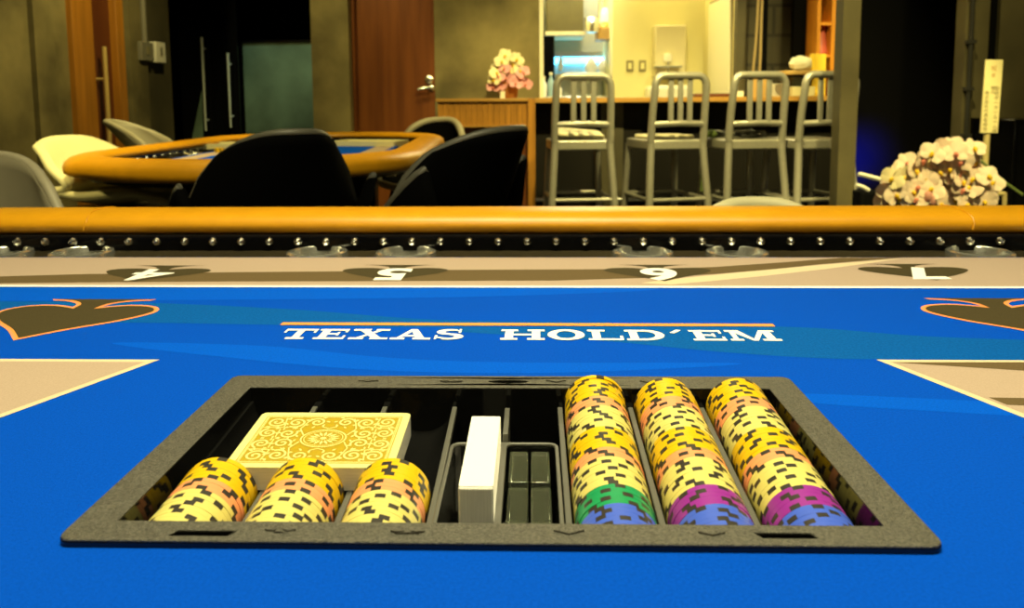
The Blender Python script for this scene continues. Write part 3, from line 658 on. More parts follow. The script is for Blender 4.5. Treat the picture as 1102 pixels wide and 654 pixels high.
# ------------------------------------------------------------------ poker tables
def stad(L, r, n=28):
    out = []
    for k in range(n+1):
        a = -PI/2 + PI*k/n; out.append((L+r*math.cos(a), r*math.sin(a)))
    for k in range(n+1):
        a = PI/2 + PI*k/n; out.append((-L+r*math.cos(a), r*math.sin(a)))
    return out
def make_cup(t, x, y):
    cup = link('cup_holder', MB().lathe([(.0335,TZ-.058),(.0335,TZ-.0020),(.0350,TZ+.0002),(.0385,TZ-.0012),(.0395,TZ-.0065),(.0352,TZ-.0085),(.0352,TZ-.060)], 40, (x,y,0), False, False).mesh('cup_holder', M['cup_steel']), t)
    link('cup_bottom', MB().lathe([(0.0005,TZ-.059),(.0345,TZ-.059),(.0345,TZ-.062),(0.0005,TZ-.062)], 32, (x,y,0)).mesh('cup_bottom', M['chrome_dull']), cup)
def make_table(label, loc, rotz, L, ri, cups, studs, tray_hole=None, felt_fn=None, drop=.115, under=1.0):
    """ri: radius of the stud wall. Local x along the table, z = 0 at the floor."""
    t = thing('poker_table', label, 'poker table', loc, rotz)
    rf = ri-.077
    mb = MB(); mb.plate(stad(L, rf), [tray_hole] if tray_hole else [], TZ-.008, TZ)
    mats = [M['felt_blue']]
    if felt_fn: mats = felt_fn(mb)
    link('felt', mb.mesh('felt', mats, 30), t)
    mb = MB(); mb.plate(stad(L, ri+.012), [stad(L, rf-.02)]+[circ(x,y,.0360,40) for x,y in cups], TZ-.014, TZ-.0062); link('racetrack', mb.mesh('racetrack', M['racetrack']), t)
    mb = MB(); mb.plate(stad(L, ri+.02), [stad(L, ri)], TZ-.006, TZ+.0155); link('rail_trim', mb.mesh('rail_trim', M['black_gloss']), t)
    c0 = stad(L, ri)
    prof = [(.014,.0165),(.006,.0205),(.0015,.0265),(.002,.033),(.008,.0395),(.018,.0445),(.035,.0475),(.058,.0478),(.082,.0455),(.102,.039),(.116,.027),(.122,.010),(.120,-.012),(.110,-.030),(.092,-.042),(.06,-.047),(.03,-.045),(.021,-.03),(.021,.0165)]
    mb = MB(); rings = []
    nn = len(c0)
    for k in range(nn):
        cxs = L if k <= 28 else -L
        a = (-PI/2 + PI*k/28) if k <= 28 else (PI/2 + PI*(k-29)/28)
        rings.append(mb.ring([(cxs+(ri+dr)*math.cos(a), (ri+dr)*math.sin(a), TZ+(z if z > 0 else z*under)-.003) for dr, z in prof]))
    # extra rings along the straights keep the padding even
    for k in range(nn): mb.bridge(rings[k], rings[(k+1)%nn])
    rl = link('rail', mb.mesh('rail', M['leather'], 60), t)
    mb = MB(); mb.plate(stad(L, ri+.05), [stad(L, ri+.035)], TZ-drop, TZ-.012); link('apron', mb.mesh('apron', M['leg_dark']), t)
    mb = MB(); mb.plate(stad(L, ri+.034), [], TZ-drop-.003, TZ-drop+.003); link('underside', mb.mesh('underside', M['leg_dark']), t)
    for sx in (-1,1):
        mb = MB(); mb.box2((sx*L-.06,-ri*.55,.05),(sx*L+.06,ri*.55,TZ-drop-.003)); mb.box2((sx*L-.10,-ri*.8,0),(sx*L+.10,ri*.8,.05)); link('pedestal', mb.mesh('pedestal', M['leg_dark']), t, bevel=.01)
    for x, y in cups: make_cup(t, x, y)
    if studs:
        ms = MB(); ms.lathe([(.0062,0),(.0058,.0012),(.0040,.0040),(.0016,.0056)], 8); me = ms.mesh('stud', M['chrome'], 20)
        for (x, y, nx, ny) in studs:
            o = link('stud', me, t); o.location = (x,y,TZ+.0062); q = Vector((nx,ny,0)).to_track_quat('Z','Y'); o.rotation_euler = q.to_euler()
    return t, rl

# main table, in the foreground
TC = Vector((-.03, .43, 0)); ML, MR = .72, .60
def tl(p): return (p.x-TC.x, p.y-TC.y)
def pxl(*pts): return [tl(onz(a, b, TZ)) for a, b in pts]
TRX, TRY, TRA = -.01959, .31498, .0087
def tr2(x, y): c_, s_ = math.cos(TRA), math.sin(TRA); return (TRX+c_*x-s_*y-TC.x, TRY+s_*x+c_*y-TC.y)
hole = [tr2(*p) for p in ((-.176,.012),(.176,.012),(.176,.190),(-.176,.190))]
def clip_y(pts): return pts
def main_felt(mb):
    names = ['felt_blue','felt_teal','felt_bright','felt_beige','felt_cream','felt_white','felt_brown','felt_dark','felt_orange','felt_pink']
    I = {n: i for i, n in enumerate(names)}
    Z = lambda k: TZ + .00008*k
    sp = lambda *pts: [(p.x, p.y) for p in spline([Vector((*q, 0)) for q in pxl(*pts)], 6)]
    # flowing bands in the blue
    for pts, m, z in (
        ([(-160,327),(110,325),(300,332),(470,344),(660,347),(470,352),(300,349.5),(100,347),(-160,350)], 'felt_teal', 1),
        ([(470,354),(700,351),(860,352),(1000,362),(1250,372),(1250,392),(1000,386.5),(900,386),(780,379),(640,366)], 'felt_teal', 1),
        ([(120,369),(280,372),(420,385),(560,390),(800,391),(600,401),(400,398),(240,384)], 'felt_bright', 1),
        ([(855,423.5),(1000,429),(1200,440),(1200,452),(1000,442),(872,433)], 'felt_bright', 1),
        ([(-160,310.5),(300,310.5),(700,310.5),(560,318),(300,322),(-160,323)], 'felt_bright', 1)):
        fill_poly(mb, sp(*pts), Z(z), I[m])
    # far border: white line, then beige field to the edge of the playing surface
    y0 = onz(551,308.5,TZ).y-TC.y; rf = MR-.077
    def strip(ya, yb, mi, z):
        xa = ML+math.sqrt(max(0,rf*rf-ya*ya))-.004; xb = ML+math.sqrt(max(0,rf*rf-yb*yb))-.004
        n = 14; pts = []
        for k in range(n+1):
            y = ya+(yb-ya)*k/n; pts.append((ML+math.sqrt(max(0,rf*rf-y*y))-.003, y))
        fill_poly(mb, pts+[(-x,y) for x,y in pts[::-1]], z, mi)
    strip(y0-.0035, y0+.0045, I['felt_white'], Z(2)); strip(y0+.0045, rf-.0015, I['felt_beige'], Z(2))
    # side fields
    for sgn_, cpx in ((-1,(172,387)), (1,(943,387))):
        cpt = onz(*cpx, TZ); e = onz(-1 if sgn_ < 0 else 1103, 450, TZ)
        dv = Vector((e.x-cpt.x, e.y-cpt.y)); dv = dv/abs(dv.y); far = .0
        q = (cpt.x+dv.x*(cpt.y-far), far); xo = .88*sgn_-.03
        poly = [(cpt.x-TC.x,cpt.y-TC.y), (q[0]-TC.x,q[1]-TC.y), (xo-TC.x,q[1]-TC.y), (xo-TC.x,cpt.y-TC.y)]
        fill_poly(mb, poly, Z(2), I['felt_cream']); fill_poly(mb, offset_poly(poly, -.0058), Z(3), I['felt_beige'])
    fill_poly(mb, pxl((957,390),(1560,390),(1560,428)), Z(4), I['felt_brown'])
    fill_poly(mb, pxl((1064,428),(1560,435),(1560,452),(1084,436)), Z(4), I['felt_brown'])
    # sweeping stripes on the beige border
    fill_poly(mb, pxl((-140,299.5),(0,297.5),(90,295),(250,293),(370,292),(480,290.5),(600,290),(700,289.6),(769,287.4),(840,282.5),(905,277.6),(972,277.3),(883,284.4),(830,290),(769,295),(700,299),(600,302),(480,302.4),(370,302.8),(250,303),(90,304),(0,305),(-140,306)), Z(3), I['felt_brown'])
    fill_poly(mb, pxl((690,304.5),(742,298.5),(800,292.8),(883,285.2),(960,279),(973,278),(890,289.5),(822,297),(760,303),(722,306.2)), Z(3), I['felt_cream'])
    # seat-number spades along the far border
    def spade(cx, cy, w, h, outline, num, rot=0):
        R_, L_ = spade_outline(w, h); pts = R_ + L_[:-1]
        f = lambda P: [(cx-TC.x+x, cy-TC.y+y) for x, y in P]
        if outline:
            fill_poly(mb, f(offset_poly(pts, .0042)), Z(4), I['felt_pink']); fill_poly(mb, f(offset_poly(pts, .0018)), Z(5), I['felt_orange'])
        fill_poly(mb, f(pts), Z(6), I['felt_dark'])
        if num:
            kx = {'4': 1.15, '7': .95}.get(num, 1.0)
            for tri in text_tris(num, .080, .0012 if num == '4' else .003):
                fill_poly(mb, f([(-kx*x, -y-.004) for x, y, z in tri]), Z(7), I['felt_white'])
    for px, py, n_ in ((143,304,'4'),(415,303.5,'5'),(716,303.5,'6'),(1010,302.5,'7')):
        p = onz(px,py,TZ); spade(p.x, p.y+.045, .120, .085, False, n_)
    for px, py in ((20,364),(1150,364)):
        p = onz(px,py,TZ); spade(p.x, p.y+.064, .140, .128, True, None)
    # words with the rule over them
    a, b_ = onz(302,349.3,TZ), onz(832,349.3,TZ); yy = (a.y+b_.y)/2
    fill_poly(mb, [(a.x-TC.x,yy-.0040-TC.y),(b_.x-TC.x,yy-.0040-TC.y),(b_.x-TC.x,yy+.0040-TC.y),(a.x-TC.x,yy+.0040-TC.y)], Z(5), I['felt_orange'])
    base = onz(570,366,TZ).y; capH = onz(570,355,TZ).y-base
    for word, pa, pb in (('TEXAS',296,497), ("HOLD'EM",537,843)):
        xa_, xb_ = onz(pa,366,TZ).x, onz(pb,366,TZ).x
        adv = [glyph(c)[0] for c in word]; gap = .04; tot = sum(adv)+gap*(len(word)-1); k = (xb_-xa_)/tot; x = xa_
        for c in word:
            w_, polys = glyph(c)
            for gi, P in enumerate(polys): fill_poly(mb, [(x+px_*k-TC.x, base+py_*capH-TC.y) for px_, py_ in P], Z(5)+.000008*gi, I['felt_white'])
            x += (w_+gap)*k
    return [M[n] for n in names]
cupsM = [(x-TC.x, .998-TC.y) for x in (-.711,-.601,-.289,-.173,.132,.252,.556,.672)]
sx0 = at(19.2,260,TC.y+MR).x-TC.x
studsM = [(sx0+.0384*k, MR-.0005, 0, -1) for k in range(-2,38) if -ML <= sx0+.0384*k <= ML]
main_tab, main_rail = make_table('large poker table in the foreground with blue printed felt and orange padded rail', TC, 0, ML, MR, cupsM, studsM, hole, main_felt)
# seams across the padded rail
for px in (102, 1034):
    pr = at(px,240,TC.y+MR+.03).x-TC.x; mb = MB()
    prof = [(.001,.0242),(.0015,.0312),(.007,.0392),(.018,.0447),(.035,.0477),(.058,.048),(.082,.0457),(.102,.0392),(.116,.0272)]
    mb.tube([(pr+.003*math.sin(i), MR+dr, TZ+z-.003) for i, (dr, z) in enumerate(prof)], .0011, 6)
    link('seam', mb.mesh('seam', M['leather']), main_rail)

# ------------------------------------------------------------------ dealer chip tray let into the table
TY = .205
tray = thing('chip_tray', 'black dealer chip tray set into the blue felt', 'tray', (TRX,TRY,TZ), TRA)
RIM = .0035
def ax(y): return -.0165 + (y-.018)*.0633        # height of the tube axis along the tray
mb = MB(); inner = [(-.170,.016),(.170,.016),(.170,.183),(-.170,.183)]
slots = [[(-.142,.0040),(-.1155,.0040),(-.1125,.0085),(-.139,.0085)],[(.1145,.0055),(.1385,.0055),(.136,.0100),(.1115,.0100)], circ(0,.1945,.0135,28,.0034)]
mb.plate(rrect(-.189,0,.189,.205,.006,4), [inner]+slots, .0022, RIM)
link('rim', mb.mesh('rim', M['tray']), tray, bevel=.0012, seg=2)
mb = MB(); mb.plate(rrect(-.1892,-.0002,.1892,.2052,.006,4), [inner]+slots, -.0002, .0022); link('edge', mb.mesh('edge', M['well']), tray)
mb = MB()
for sl in slots: mb.poly(sl, .0004)
link('slot_shade', mb.mesh('slot_shade', M['slot'], 0), tray)  # matte black sheets paint the shade of deeper holes
# raised suit marks on the rim
def suit(kind, cx, cy, s):
    if kind == 'heart': return [[(cx+s*x, cy+s*.34*y) for x, y in [(0,-1),(.9,.25),(.85,.75),(.5,1),(.12,.8),(0,.55),(-.12,.8),(-.5,1),(-.85,.75),(-.9,.25)]]]
    if kind == 'diamond': return [[(cx+s*x, cy+s*.34*y) for x, y in [(0,-1),(.8,0),(0,1),(-.8,0)]]]
    if kind == 'spade':
        R_, L_ = spade_outline(2*s, 2*s*.36); return [[(cx+x, cy-y) for x, y in R_+L_[:-1]]]
    out = [circ(cx+s*x, cy+s*.34*y, s*.42, 14, s*.42*.34) for x, y in ((-.5,-.05),(.5,-.05),(0,.55))]
    return out + [[(cx-s*.3,cy-s*.34),(cx+s*.3,cy-s*.34),(cx,cy+.1*s)]]
for kind, x in (('club',-.094),('spade',-.038),('heart',.032),('diamond',.0935)):
    for y in (.0088, .1945):
        mb = MB()
        for P in suit(kind, x, y, .0075): mb.prism(P, RIM-.0005, RIM+.0009)
        o = link('suit_emblem', mb.mesh('suit_emblem', M['tray']), tray, bevel=.0002, seg=1)
# well: walls, tubes, ridges
mb = MB(); R_T = .0206; tubes = [-.147,-.1015,-.0562,.0562,.1015,.147]
def sect(y):
    pts = []; a_ = ax(y); edges_ = []
    pts.append((-.170, RIM-.001)); pts.append((-.1695, a_))
    for i, cx_ in enumerate(tubes):
        for k in range(13):
            an = PI + PI*k/12; pts.append((cx_+R_T*math.cos(an), a_+R_T*math.sin(an)))
        if i == 2: pts += [(-.0335,a_),(-.0328,-.066),(.0328,-.066),(.0335,a_)]
    pts.append((.1695, a_)); pts.append((.170, RIM-.001))
    return [(x, y, z) for x, z in pts]
ys = [.016,.05,.09,.13,.172,.183]; rings = [mb.ring(sect(y)) for y in ys]
for i in range(len(ys)-1): mb.bridge(rings[i], rings[i+1], closed=False)
for y, flip in ((.0158,0),(.1832,1)): v = mb.ring([(-.170,y,RIM-.001),(.170,y,RIM-.001),(.170,y,-.068),(-.170,y,-.068)]); mb.face(v)
link('well', mb.mesh('well', M['well'], 50), tray)
for x in (-.12425,-.07885,-.0338,.0338,.07885,.12425):
    mb = MB(); y0, y1 = (.017,.173); w = .0016
    A_ = [(x-w,y0,ax(y0)-.003),(x+w,y0,ax(y0)-.003),(x+w,y0,ax(y0)+.0012),(x-w,y0,ax(y0)+.0012)]
    B_ = [(x-w,y1,ax(y1)-.003),(x+w,y1,ax(y1)-.003),(x+w,y1,ax(y1)+.0012),(x-w,y1,ax(y1)+.0012)]
    a_, b_ = mb.ring(A_), mb.ring(B_); mb.bridge(a_, b_); mb.face(a_); mb.face(b_)
    link('ridge', mb.mesh('ridge', M['frame_gray']), tray, bevel=.0005)
# card slot frame in the middle: two pockets with a rounded rim
mb = MB(); zt_ = -.0125
mb.plate(rrect(-.0318,.0168,.0312,.1315,.006,5), [rrect(-.0300,.0185,-.0022,.1295,.004,5), rrect(.0012,.0185,.0292,.1295,.004,5)], -.0650, zt_)
csf = link('card_slot_frame', mb.mesh('card_slot_frame', M['well']), tray)
mb = MB(); mb.plate(rrect(-.0320,.0166,.0314,.1317,.006,5), [rrect(-.0300,.0185,-.0022,.1295,.004,5), rrect(.0012,.0185,.0292,.1295,.004,5)], zt_, zt_+.0018)
link('frame_lip', mb.mesh('frame_lip', M['frame_gray']), csf, bevel=.0005)
mb = MB().box2((-.0015,.132,-.066),(.0018,.172,ax(.172)+.001)); link('slot_divider', mb.mesh('slot_divider', M['frame_gray']), tray, bevel=.0005)

# ------------------------------------------------------------------ chips
CT = .0033; CR = .0195
def chip_mesh(colname):
    mb = MB(); n = 72; h = CT/2 - .000005; bv = .00008
    prof = [(.0150,-h),(CR-bv,-h),(CR,-h+bv),(CR,h-bv),(CR-bv,h),(.0150,h)]
    rs = [mb.ring([(r*math.cos(2*PI*k/n), r*math.sin(2*PI*k/n), z) for k in range(n)]) for r, z in prof]
    spots = 6; per = n//spots
    for i in range(len(rs)-1):
        for k in range(n):
            j = k % per
            mb.face([rs[i][k], rs[i][(k+1)%n], rs[i+1][(k+1)%n], rs[i+1][k]], 1 if j < 3 else 0)
    mb.face(rs[0][::-1], 0); mb.face(rs[-1], 0)
    return mb.mesh('poker_chip', [M['chip_'+colname], M['spot']], 30)
CHM = {k: chip_mesh(k) for k in CHIPC}
ORD = ['first','second','third','fourth','fifth','sixth','seventh','eighth','ninth','tenth']
tray_m = wmat(tray)
def stack(cx_, bands, where):
    y = .0181; ang = random.random()*6; tilt = math.atan(.0633)
    for bi, (colr, cnt, bandname) in enumerate(bands):
        for k in range(cnt):
            yc = y + CT/2
            if random.random() < .3: ang += random.choice((-1,1))*random.uniform(.10,.2)
            else: ang += random.uniform(.25,.8)
            lx = cx_ + random.uniform(-.00025,.00025); zc_ = ax(yc)
            Mx = tray_m @ Matrix.Translation((lx,yc,zc_)) @ Matrix.Rotation(-PI/2+tilt, 4, 'X') @ Matrix.Rotation(ang, 4, 'Z')
            o = bpy.data.objects.new('poker_chip', CHM[colr]); COL.objects.link(o); o.matrix_world = Mx
            last = (bi == len(bands)-1 and k == cnt-1)
            lab = '%s %s chip from the front, %s, %s' % (ORD[k], colr, bandname, where)
            tag(o, lab, 'poker chip', 'chips in the %s' % where)
            y += CT
full = lambda c2: [('blue',5,'blue band'),(c2,5,c2+' band'),('cream',8,'nearer cream band'),('pink',3,'nearer pink band'),('yellow',7,'nearer yellow band'),('cream',8,'farther cream band'),('pink',4,'farther pink band'),('yellow',8,'farther yellow band')]
short = [('cream',8,'cream band'),('pink',3,'pink band'),('yellow',6,'yellow band')]
stack(tubes[3], full('green'), 'full column beside the acrylic')
stack(tubes[4], full('purple'), 'middle full column')
stack(tubes[5], full('purple'), 'rightmost full column')
stack(tubes[0], short, 'leftmost short column'); stack(tubes[1], short, 'middle short column'); stack(tubes[2], short, 'short column nearest the white cards')
# one more chip lying askew over the far end of the column by the acrylic
o = bpy.data.objects.new('poker_chip', CHM['yellow']); COL.objects.link(o)
o.matrix_world = tray_m @ Matrix.Translation((tubes[3]+.0005,.1795,ax(.178)+.0012)) @ Matrix.Rotation(-PI/2+math.radians(12), 4, 'X') @ Matrix.Rotation(.55, 4, 'Z')
tag(o, 'yellow chip tilted up at the very far end of the column beside the acrylic', 'poker chip', 'chips in the full column beside the acrylic')

# ------------------------------------------------------------------ cards and acrylic in the tray
dz0, dy0, dy1 = 0, .0735, .1365; DT = .0128
deck = thing('card_deck', 'deck of playing cards lying face down with ornate yellow back, behind the short chip columns', 'playing cards', tray_m @ Vector((-.1005,(dy0+dy1)/2,ax((dy0+dy1)/2)+.0014)), TRA)
deck.rotation_euler = (math.atan(.0633),0,TRA)
mb = MB().prism(rrect(-.0445,-.0315,.0445,.0315,.0035), 0, DT-.0004); link('card_stack', mb.mesh('card_stack', M['card_side_flat']), deck)
mb = MB().prism(rrect(-.0445,-.0315,.0445,.0315,.0035), DT-.0004, DT); tc_ = link('top_card', mb.mesh('top_card', M['card_cream']), deck)
mb = MB(); zc_ = DT+.00006
def ribbon(pts, w, z=zc_, closed=False):
    n = len(pts)
    for i in range(n if closed else n-1):
        a_, b_ = Vector(pts[i]), Vector(pts[(i+1)%n]); d_ = (b_-a_)
        if d_.length < 1e-7: continue
        d_.normalize(); nrm = Vector((-d_.y,d_.x))*(w/2); e_ = d_*(w*.15)
        mb.poly([a_-nrm-e_, b_-nrm+e_, b_+nrm+e_, a_+nrm-e_], z)
def oval(rx, ry, n=48): return [(rx*math.cos(2*PI*k/n), ry*math.sin(2*PI*k/n)) for k in range(n)]
for ix, iy, w in ((.0393,.0263,.0005),(.0385,.0255,.0004)): ribbon([(-ix,-iy),(ix,-iy),(ix,iy),(-ix,iy)], w, closed=True)
ribbon(oval(.0125,.0098), .0008, closed=True); ribbon(oval(.0108,.0083), .0004, closed=True)
for k in range(16):
    a_ = 2*PI*k/16; ca, sa = math.cos(a_), math.sin(a_); mb.poly([(.0028*ca,.0022*sa),(.0065*math.cos(a_+.14),.005*math.sin(a_+.14)),(.0095*ca,.0073*sa),(.0065*math.cos(a_-.14),.005*math.sin(a_-.14))], zc_)
mb.poly(oval(.0018,.0014,16), zc_)
def spiral(cx_, cy_, r, turns, a0, sg): return [(cx_+r*(1-.85*k/26)*math.cos(a0+sg*turns*2*PI*k/26), cy_+r*(1-.85*k/26)*math.sin(a0+sg*turns*2*PI*k/26)) for k in range(27)]
for mx in (-1,1):
    for my in (-1,1):
        f = lambda P: [(mx*x, my*y) for x, y in P]
        for c_, r, tn, a0, sg in (((.032,.0195),.0056,1.6,3.4,1),((.0205,.0185),.0055,1.6,5.2,-1),((.0085,.0192),.0050,1.5,.2,1),((.0330,.0062),.0050,1.6,1.2,-1),((.0215,.0055),.0052,1.5,2.6,1)):
            ribbon(f(spiral(*c_, r, tn, a0, sg)), .0012)
            for k in range(7):          # leaves around each scroll
                a_ = a0+k*.9; x, y = c_[0]+r*1.08*math.cos(a_), c_[1]+r*1.08*math.sin(a_)
                u = Vector((math.cos(a_+.7), math.sin(a_+.7))); v_ = Vector((-u.y,u.x))
                P = [Vector((x,y))-u*.0004, Vector((x,y))+u*.0012+v_*.0007, Vector((x,y))+u*.0027, Vector((x,y))+u*.0012-v_*.0007]
                if all(abs(p.x) < .0384 and abs(p.y) < .0254 for p in P): mb.poly(f([tuple(p) for p in P]), zc_)
        ribbon(f([(.0125,.004),(.016,.011),(.0145,.017),(.0125,.0235)]), .0007); ribbon(f([(.038,.0125),(.030,.0125),(.026,.013),(.0275,.024)]), .0007); ribbon(f([(.0,.0115),(.004,.0135),(.0035,.0165)]), .0006); ribbon(f([(.0275,.001),(.0275,.011)]), .0006)
link('scroll_design', mb.mesh('scroll_design', M['card_cream'], 0), tc_)
mb = MB(); mb.poly(rrect(-.0402,-.0272,.0402,.0272,.0008,2), DT+.00002); link('back_field', mb.mesh('back_field', M['card_field'], 0), tc_)
# deck standing on edge in the card slot
d2 = thing('card_deck', 'white edged deck of cards standing on its side in the tray centre slot', 'playing cards', tray_m @ Vector((-.0110,.0885,-.0580)), TRA)
n_ = 24; mb = MB()
x0_, x1_ = -.0088,.0088
mb.prism(rrect(x0_+.0003,-.0440,x1_-.0003,.0440,.0009,2), 0, .0628); link('card_block', mb.mesh('card_block', M['card_side']), d2, bevel=.0015, seg=3)
mb = MB().prism(rrect(x0_+.0004,-.0425,x1_-.0004,.0425,.0008,2), .0626, .0632); link('top_edge', mb.mesh('top_edge', M['card_white']), d2)
# two clear acrylic blocks
for k, (x_, lab) in enumerate(((.0083,'clear acrylic block in the tray slot, the one beside the white deck'), (.0206,'clear acrylic block in the tray slot, the one beside the full chip columns'))):
    t = thing('acrylic_block', lab, 'acrylic block', tray_m @ Vector((x_,.0,-.0645)), TRA, 'acrylic blocks in the tray')
    mb = MB().prism(rrect(-.0054,.0215,.0054,.0890,.001,2), 0, .0475); link('lower_piece', mb.mesh('lower_piece', M['acrylic']), t, bevel=.0014, seg=3)
    mb = MB().prism(rrect(-.0054,.0896,.0054,.1275,.001,2), 0, .0500); link('upper_piece', mb.mesh('upper_piece', M['acrylic']), t, bevel=.0014, seg=3)

# ------------------------------------------------------------------ second poker table
T2 = Vector((-.975, 3.12, 0)); RZ2 = math.radians(90+4)
L2, R2 = .54, .445
def felt2(mb):
    r = R2-.077
    for lp, z, m in ((stad(L2, r-.02), 1, 1),(stad(L2*.98, r-.10), 2, 2)):
        fill_poly(mb, lp, TZ+.0003*z, m)
    for k in range(2):
        fill_poly(mb, [(L2*.2*(1-2*k)+x, y) for x, y in circ(0,0,.09,24)], TZ+.0009, 1)
    return [M['felt_blue'], M['felt_beige'], M['felt_blue']]
st2 = []
for k in range(-7,8):
    st2.append((k*.07, R2-.0005, 0,-1)); st2.append((k*.07, -R2+.0005, 0, 1))
for k in range(-9,10):
    a_ = k*.16; st2.append((L2+(R2-.0005)*math.cos(a_), (R2-.0005)*math.sin(a_), -math.cos(a_), -math.sin(a_)))
cups2 = [(x, y*.4065) for x in (-.4,0,.4) for y in (-1,1)]
tab2, _ = make_table('second poker table farther back on the left with orange padded rail', T2, RZ2, L2, R2, cups2, st2, None, felt2, .033, .35)
M2 = wmat(tab2)
def ont2(px, py): p = onz(px, py, TZ+.004); return p
# white papers, chips and cards on it
def put(name, mb, m, p, rz, label, cat, grp=None, **k):
    o = link(name, mb.mesh(name, m), **k); o.location = p; o.rotation_euler.z = rz; return tag(o, label, cat, grp)
for px, py, rz, lab in ((228,158.5,.3,'white card tray lying at the left of the second table felt'),(398,155.5,-.2,'white card tray at the right side of the second table')):
    p = ont2(px,py); mb = MB(); mb.plate(rrect(-.16,-.09,.16,.09,.012), [rrect(-.145,-.075,.145,.075,.01)], 0, .022); mb.plate(rrect(-.155,-.085,.155,.085,.012), [], 0, .004)
    put('card_tray', mb, M['cream_shell'], Vector((p.x,p.y,TZ+.0012)), rz, lab, 'tray')
for px, py, n_, colr, lab in ((236,156,5,'yellow','small pile of yellow chips on the second table'),(250,154.5,4,'cream','small pile of cream chips on the second table'),(446,152,6,'cream','pile of pale chips at the right end of the second table')):
    p = onz(px,py,TZ+.03)
    for k in range(n_):
        o = bpy.data.objects.new('poker_chip', CHM[colr]); COL.objects.link(o); o.location = (p.x,p.y,TZ+.0012+.0236+CT*(k+.5)) if colr != 'x' else p; o.rotation_euler.z = k
        o.location.z = TZ+.0013+CT*(k+.5)
        tag(o, '%s, chip %s from the bottom' % (lab.replace('small pile of ','stacked ').replace('pile of ','stacked '), ORD[k]), 'poker chip', lab)

# ------------------------------------------------------------------ shell chairs
def shell_chair(label, shell, rim, loc, facing, seat_z=.47, back_h=.40, w=.235, rim_r=.012, depth=.24, flare=1.0, wing=.10, lean=.10, arm=.25, top=.72):
    """facing: angle of the seat front from +y, counter-clockwise. Origin on the floor under the back's top edge centre."""
    t = thing('shell_chair', label, 'chair', loc, facing)
    prof = spline([Vector((0,2*depth-.02,seat_z-.02)), Vector((0,1.5*depth,seat_z)), Vector((0,.8*depth,seat_z-.015)), Vector((0,.36*depth,seat_z+.01)), Vector((0,lean*.95,seat_z+.10*back_h/.4)), Vector((0,lean*.55,seat_z+.55*back_h)), Vector((0,0,seat_z+back_h))], 5, False)
    n = len(prof)
    wid = spline([Vector((v,0,0)) for v in (.80*w, .95*w, 1.02*w, 1.06*w*flare, 1.08*w*flare, .98*w*(.5+.5*top/.72), top*w)], 5, False)
    def fn(u, v):
        s = u*2-1; i = min(n-1, int(round(v*(n-1)))); p = prof[i]; ww = wid[i].x
        back = max(0, min(1, (i/(n-1)-.42)/.2)); mid = math.exp(-((i/(n-1)-.55)/.2)**2)
        y = p.y + back*wing*s*s; ze = prof[0].z + (prof[-1].z-prof[0].z)*max(0, min(1, 1-(y-prof[-1].y)/(prof[0].y-prof[-1].y))); z = p.z + arm*max(0, ze-p.z)*abs(s)**3 + .03*(1-back)*abs(s)**2.4
        if v > .9: z -= .05*abs(s)**3*(v-.9)/.1*back_h/.4
        return (ww*s*(1-.06*abs(s)), y, z)
    mb = MB(); V = mb.grid(fn, 17, n)
    edge = [V[0][i].co.copy() for i in range(17)] + [V[j][16].co.copy() for j in range(1,n)] + [V[n-1][i].co.copy() for i in range(15,-1,-1)] + [V[j][0].co.copy() for j in range(n-2,0,-1)]
    o = link('shell', mb.mesh('shell', shell, 80), t, solid=.024)
    e = MB().tube(edge, rim_r, 10, closed=True); link('piping', e.mesh('piping', rim, 80), t)
    cy = depth
    for sx in (-1,1):
        for sy in (-1,1):
            lg = MB().tube([(sx*.21,cy+sy*.21,0),(sx*.12,cy+sy*.13,seat_z-.03)], [.010,.014], 10); link('leg', lg.mesh('leg', M['leg_dark']), t)
    f = MB(); f.box2((-.13,cy-.14,seat_z-.045),(.13,cy+.14,seat_z-.03)); link('seat_frame', f.mesh('seat_frame', M['leg_dark']), t)
    return t
def chair_at(px, py, Y, *a, **k):       # top edge of the back seen at a pixel
    p = at(px, py, Y); sz = k.pop('seat_z', .5); return p, sz
def add_chair(label, sm, rm, px, py, Y, face_deg, seat_z, **k):
    p = at(px, py, Y); return shell_chair(label, M[sm], M[rm], (p.x,p.y,0), math.radians(face_deg), seat_z=seat_z, back_h=p.z-seat_z-.0, **k)
add_chair('black tub chair with its back to us at the near end of the second table', 'black_shell','black_rim', 320,143,1.66, 36, .50, w=.235, flare=.92, wing=.12, depth=.21, arm=.9, top=.56, rim_r=.010)
add_chair('black tub chair turned aside, right of the second table and before the wooden cabinet', 'black_shell','black_rim', 556,139,1.78, 60, .50, w=.235, flare=.80, wing=.12, depth=.21, lean=.14, arm=1.0, top=.70, rim_r=.010)
add_chair('cream shell chair at the left side of the second poker table', 'cream_shell','cream_shell', 70,149,2.60, -104, .655, w=.165, rim_r=.012, wing=.02, lean=.15, depth=.25, arm=.0, top=.86)
add_chair('grey shell chair beyond the cream one, at the far left of the second table', 'grey_shell','grey_rim', 115,131,3.3, -88, .55, w=.19, wing=.12, lean=.26, arm=.8, top=.5)
add_chair('black chair with a pale rim at the far right end of the second table', 'black_shell','grey_rim', 476,129,4.62, 160, .52, w=.22, rim_r=.02, wing=.08)
add_chair('large grey chair at the left edge, behind the foreground rail', 'grey_shell','grey_rim', -24,167,1.52, 185, .46, w=.27, rim_r=.010, flare=1.1, wing=.08, top=.66, arm=.5)
add_chair('pale chair top just showing over the foreground rail, in front of the third stool', 'cream_shell','cream_shell', 812,219,1.50, 180, .42, w=.20, rim_r=.014, wing=.05, top=.6)

